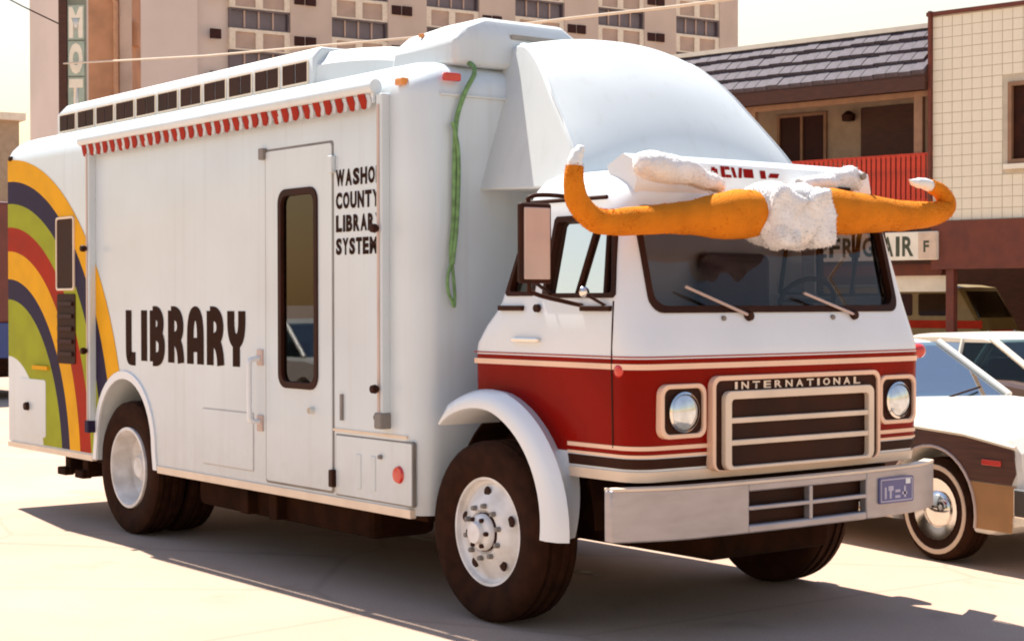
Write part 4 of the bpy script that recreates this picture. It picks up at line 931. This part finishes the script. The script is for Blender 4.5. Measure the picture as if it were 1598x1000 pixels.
# mansard of thick shingles
MB().loops([[(x, -0.22, 6.38), (x, 0.95, 7.52), (x, 1.2, 7.52), (x, 1.2, 6.3), (x, -0.22, 6.30)] for x in (-12, -0.06)]).build('mansard', 'brownwood', MT)
sm = None; sl = math.hypot(1.17, 1.14); an = math.atan2(1.14, 1.17)
for r_ in range(4):
    for c in range(31):
        x0 = -0.06-(c+1)*0.30+(0.15 if r_ % 2 else 0)
        if x0 > -0.36: continue
        if sm is None:
            o = MB().loops([[(x, -0.01, -0.055), (x, 0.47, 0.0), (x, 0.47, 0.02), (x, -0.01, 0.05)] for x in (0.008, 0.292)]).build('shingle', 'shingle', MT); sm = o.data
        else:
            o = bpy.data.objects.new('shingle', sm); COL.objects.link(o); o.parent = MT
        t = r_*0.405
        o.location = (x0, -0.25+t*math.cos(an), 6.41+t*math.sin(an)+random.uniform(-.012, .012)); o.rotation_euler = (an-R(6), 0, 0)
MB().box(-12, -0.06, 0.80, 1.3, 7.50, 7.60).build('roof_cap', 'signwhite', MT)
MB().box(-12, -0.06, -0.25, -0.15, 6.05, 6.32).build('fascia', 'brownwood', MT)
MB().box(-12, -0.06, -0.15, 1.6, 6.22, 6.30).build('soffit', 'brownwood', MT)
MB().box(-12, -0.06, 0.02, 0.14, 5.93, 6.05).build('eave_beam', 'beam', MT)
MB().box(-12, 0, 1.6, 1.8, 3.3, 6.3).build('upper_wall', 'tanwall', MT)
for (a, b, k) in ((-2.62, -1.25, 'door'), (-6.9, -5.6, 'door')):
    d_ = MB().box(a, b, 1.54, 1.62, 3.45, 6.0).build('door', 'brownwood', MT, bevel=0.01)
    MB().box(a+0.08, a+0.14, 1.50, 1.54, 4.45, 4.55).build('handle', 'chrome', d_)
for (a, b) in ((-4.86, -3.52), (-9.2, -7.6)):
    f_ = MB().plate(rrect(a, b, 4.3, 6.0, 0.01), [rrect(a+0.07, b-0.07, 4.37, 5.93, 0.01)], XZ, 1.53, 1.63).build('window', 'beam', MT)
    MB().box((a+b)/2-0.03, (a+b)/2+0.03, 1.535, 1.60, 4.37, 5.93).build('mullion', 'beam', f_)
    MB().box(a+0.05, b-0.05, 1.585, 1.598, 4.35, 5.95).build('pane', 'dash', f_)
for x in (-0.35, -4.55, -8.9):
    MB().box(x-0.10, x+0.10, 0.02, 0.16, 3.3, 5.94).build('balcony_post', 'beam', MT, bevel=0.01)
MB().lathe([(0, -0.1), (0.14, -0.08), (0.16, 0.05), (0.05, 0.14), (0, 0.15)], (-2.85, 1.40, 5.80), 16, axis='z').build('wall_lamp', 'black', MT, smooth=50)
rl_ = MB().box(-12, 0, -0.02, 0.04, 4.68, 4.75).build('railing', 'rail', MT)
MB().box(-12, 0, -0.02, 0.04, 3.72, 3.78).build('bottom_rail', 'rail', rl_)
bm_ = None
for k in range(72):
    if bm_ is None:
        o = MB().box(0, 0.085, -0.035, -0.015, 3.66, 4.72).build('baluster', 'rail', rl_); bm_ = o.data
    else:
        o = bpy.data.objects.new('baluster', bm_); COL.objects.link(o); o.parent = rl_
    o.location = (-0.115-k*0.118, random.uniform(-.006, .006), 0)
MB().box(-12, 0, -0.05, 1.7, 3.10, 3.44).build('balcony_slab', 'brownwood', MT)
MB().box(0.0, 9, 0.03, 5.0, 3.06, 3.30).build('carport_ceiling', 'brownwood', MT)
MB().box(0.02, 9, -0.10, 0.05, 2.30, 3.30).build('carport_band', 'maroonband', MT)
MB().box(-0.06, 9, 5.0, 5.2, 0, 3.1).build('carport_back_wall', 'brownwood', MT)
MB().box(-12, -0.05, 4.4, 4.6, 0, 3.12).build('lower_wall', 'brownwood', MT)
MB().box(-12, 0.05, 0.30, 0.5, 2.18, 2.42).build('lower_beam', 'maroonband', MT)
for x in (0.42, 4.8, -4.6, -8.6):
    MB().box(x-0.09, x+0.09, -0.05, 0.13, 0, 3.1 if x < 0 else 2.30).build('carport_post', 'maroonband', MT, bevel=0.01)
MB().box(-1.15, 0.12, 0.45, 0.55, 1.84, 2.18).build('lower_panel', 'signwhite', MT)
# sign
SG = thing('air_conditioning_sign', 'long white sign with dark REFRIG AIR letters under the motel balcony', 'sign', (-15.419+0.174*0.18, 22.042-0.985*0.18, 0), R(10))
MB().box(-3.6, 0.20, 0.0, 0.10, 2.50, 3.09).build('panel', 'signwhite', SG, bevel=0.01)
letters('REFRIG', (-3.05, -1.28, 2.58, 3.0), XZ, -0.004, 'signink', SG, bold=0.03, gap=.22)
letters('AIR', (-1.08, -0.34, 2.58, 3.0), XZ, -0.004, 'signink', SG, bold=0.03, gap=.22)
MB().box(-0.22, 0.19, -0.02, 0.0, 2.52, 3.07).build('end_panel', 'whitewall', SG)
text('lettering', 'F', (-0.10, 0.03, 2.66, 2.90), XZ, -0.024, 'signink', SG, bold=0.03)
for x in (-3.0, -0.5):
    MB().box(x-0.03, x+0.03, 0.03, 0.07, 3.05, 3.12).build('hanger', 'black', SG)

# ================================================================== HOTEL
M['hotel'] = mat('pinkish_tan_hotel_wall', (0.62, 0.53, 0.47), 0.9, var=0.06, scale=0.25, bump=0.1, bscale=3)
M['hotelpier'] = mat('hotel_pier_tan', (0.53, 0.43, 0.36), 0.9, var=0.08, scale=0.4)
M['spandrel'] = mat('hotel_spandrel_panel', (0.42, 0.31, 0.25), 0.8, var=0.15, scale=0.6)
M['hframe'] = mat('hotel_pale_frame', (0.70, 0.62, 0.50), 0.7, var=0.08)
M['hpane'] = mat('hotel_dark_pane', (0.11, 0.085, 0.10), 0.2, var=0.4, scale=0.5)
HT = thing('hotel_tower', 'tall pinkish tan hotel with rows of dark windows in the background', 'building', (-87.797, 46.107, 0), R(85))
MB().box(-12.4, 40.0, 0.3, 6.9, 0, 33).build('wall', 'hotel', HT)
BAYS = [(-1.75+7.15*k, 2.35+7.15*k) for k in range(6)]
prev = -14.4
for b0, b1 in BAYS:
    pass
for k, (b0, b1) in enumerate(BAYS):
    nx = BAYS[k+1][0] if k < 5 else 40.0
    MB().box(b1+0.05, min(nx, 40.0)-0.05, -0.15, 0.32, 0, 33).build('pier', 'hotelpier', HT)
MB().box(-12.4, -4.0, -0.2, 0.32, 0, 33).build('pier', 'hotel', HT)
wm = {}
def shared(key, mk, name, matk, par, loc):
    if key not in wm: o = mk().build(name, matk, par); wm[key] = o.data
    else: o = bpy.data.objects.new(name, wm[key]); COL.objects.link(o); o.parent = par
    o.location = loc; return o
for k, (b0, b1) in enumerate(BAYS):
    ww = b1-b0
    for fl_ in range(6):
        zt = 20.25+2.66*(fl_-3)
        f_ = shared('f', lambda: MB().plate([(0, -1.30), (4.1, -1.30), (4.1, 0), (0, 0)], [[(0.08, -1.22), (4.02, -1.22), (4.02, -0.12), (0.08, -0.12)]], XZ, 0.0, 0.45), 'window', 'hpane', HT, (b0, 0, zt))
        for q in range(4):
            shared('p', lambda: MB().box(0, 0.92, 0.22, 0.26, -1.22, -0.12), 'pane', 'hpane', f_, (0.10+q*0.99, 0, 0))
            if q: shared('m', lambda: MB().box(-0.05, 0.05, 0.12, 0.28, -1.22, -0.12), 'mullion', 'spandrel', f_, (0.065+q*0.99, 0, 0))
        s_ = shared('s', lambda: MB().plate([(-0.05, -2.66), (4.15, -2.66), (4.15, -1.30), (-0.05, -1.30)], [[(0.35, -2.56), (1.75, -2.56), (1.75, -1.50), (0.35, -1.50)], [(2.25, -2.56), (3.75, -2.56), (3.75, -1.50), (2.25, -1.50)]], XZ, -0.08, 0.30), 'spandrel', 'hframe', HT, (b0, 0, zt))
        for q in (0, 1):
            shared('sp%d' % q, lambda: MB().box(0.30+1.9*q, 1.80+2.0*q, 0.02, 0.10, -2.6, -1.45), 'spandrel_panel', 'spandrel', s_, (0, 0, 0))
        shared('vent', lambda: MB().box(-0.35, 0.35, -0.10, 0.1, -0.3, 0.3), 'wall_vent', 'dash', HT, (b0-1.05 if k == 0 else b0-1.6, -0.20, zt-1.8))
        if k: shared('vent', None, 'wall_vent', 'dash', HT, (b0-2.4, -0.12, zt-1.8))
# brown stack beside it
BS = thing('brown_stack', 'tall brown brick stack with a vertical pipe at the left', 'chimney', (-68.25, 27.45, 0), R(52))
M['brownbrick'] = mat('brown_brick', (0.40, 0.20, 0.11), 0.9, var=0.18, scale=0.8, bump=0.2, bscale=8)
M['brownpipe'] = mat('copper_pipe', (0.42, 0.22, 0.12), 0.6, var=0.1)
MB().box(-1.05, 1.0, 0, 2.0, 0, 26).build('shaft', 'brownbrick', BS)
MB().box(0.45, 1.02, -0.05, 0.1, 0, 26).build('shaft_edge', 'spandrel', BS)
MB().tube([(0.30, -0.12, 0), (0.30, -0.12, 15.9), (0.15, -0.12, 16.2), (-0.2, -0.1, 16.3)], 0.12, 10).build('pipe', 'brownpipe', BS, smooth=50)
MB().box(0.95, 1.25, 0.2, 0.9, 13.9, 15.0).build('junction_box', 'brownbrick', BS)
# motel pole sign
PS = thing('motel_pole_sign', 'mint green vertical MOTEL blade sign on a dark pole at the left', 'sign', (-31.36, 9.70, 0), R(48))
M['mint'] = mat('mint_sign_panel', (0.34, 0.42, 0.35), 0.5, var=0.12)
M['mintdark'] = mat('sage_sign_frame', (0.18, 0.20, 0.15), 0.6, var=0.15)
MB().box(-0.10, 0.10, -0.10, 0.10, 0, 12.2).build('pole', 'brownwood', PS, bevel=0.01)
MB().box(0.10, 0.54, -0.06, 0.06, 6.0, 11.4).build('blade', 'mintdark', PS, bevel=0.01)
for k, ch in enumerate('MOTEL'):
    zt = 8.72-k*0.86
    lp = MB().box(0.13, 0.52, -0.075, -0.06, zt-0.82, zt).build('letter_panel', 'mint', PS)
    text('letter', ch, (0.15, 0.49, zt-0.78, zt-0.04), XZ, -0.08, 'signwhite', lp, bold=0.07)
for z in (6.6, 10.9):
    MB().box(-0.12, 0.2, -0.03, 0.03, z, z+0.06).build('bracket', 'black', PS)
# cables
M['cable'] = mat('pale_cable', (0.62, 0.52, 0.40), 0.6, var=0.05)
o = MB().tube([(-31.36, 9.66, 7.34), (-24, 9.62, 6.66), (-16.33, 9.49, 6.06), (-11.66, 9.2, 5.74), (-9.19, 8.91, 5.53), (0, 8.3, 5.0), (14, 7.6, 4.5)], 0.022, 6).build('overhead_cable', 'cable', None, smooth=60)
tag(o, 'pale overhead cable stretching from the dark pole across the background', 'cable')
o = MB().tube([(-31.36, 9.66, 8.25), (-31.9, 8.9, 8.7), (-33.6, 6.6, 10.2), (-36, 3.3, 12.0)], 0.018, 6).build('drop_wire', 'black', None, smooth=60)
tag(o, 'thin dark wire rising left from the sign pole', 'wire')
# low building beyond the truck's tail
LB = thing('low_shop', 'low tan shop building far beyond the tail of the library truck', 'building', (-61.56, 14.98, 0), R(85))
MB().box(-14, 5.2, 0, 10, 0, 9.2).build('wall', 'tanwall', LB)
MB().box(-14.2, 5.4, -0.3, 10.2, 9.2, 9.5).build('coping', 'hframe', LB)
MB().box(-14, 5.15, -0.9, 0.02, 4.6, 5.1).build('awning', 'maroonband', LB)
for k in range(6):
    f_ = MB().plate([(-13+3*k, 0.8), (-10.6+3*k, 0.8), (-10.6+3*k, 4.3), (-13+3*k, 4.3)], [[(-12.85+3*k, 0.95), (-10.75+3*k, 0.95), (-10.75+3*k, 4.15), (-12.85+3*k, 4.15)]], XZ, -0.06, 0.02).build('window', 'hframe', LB)
    MB().box(-12.9+3*k, -10.7+3*k, -0.03, -0.01, 0.9, 4.2).build('pane', 'dash', f_)
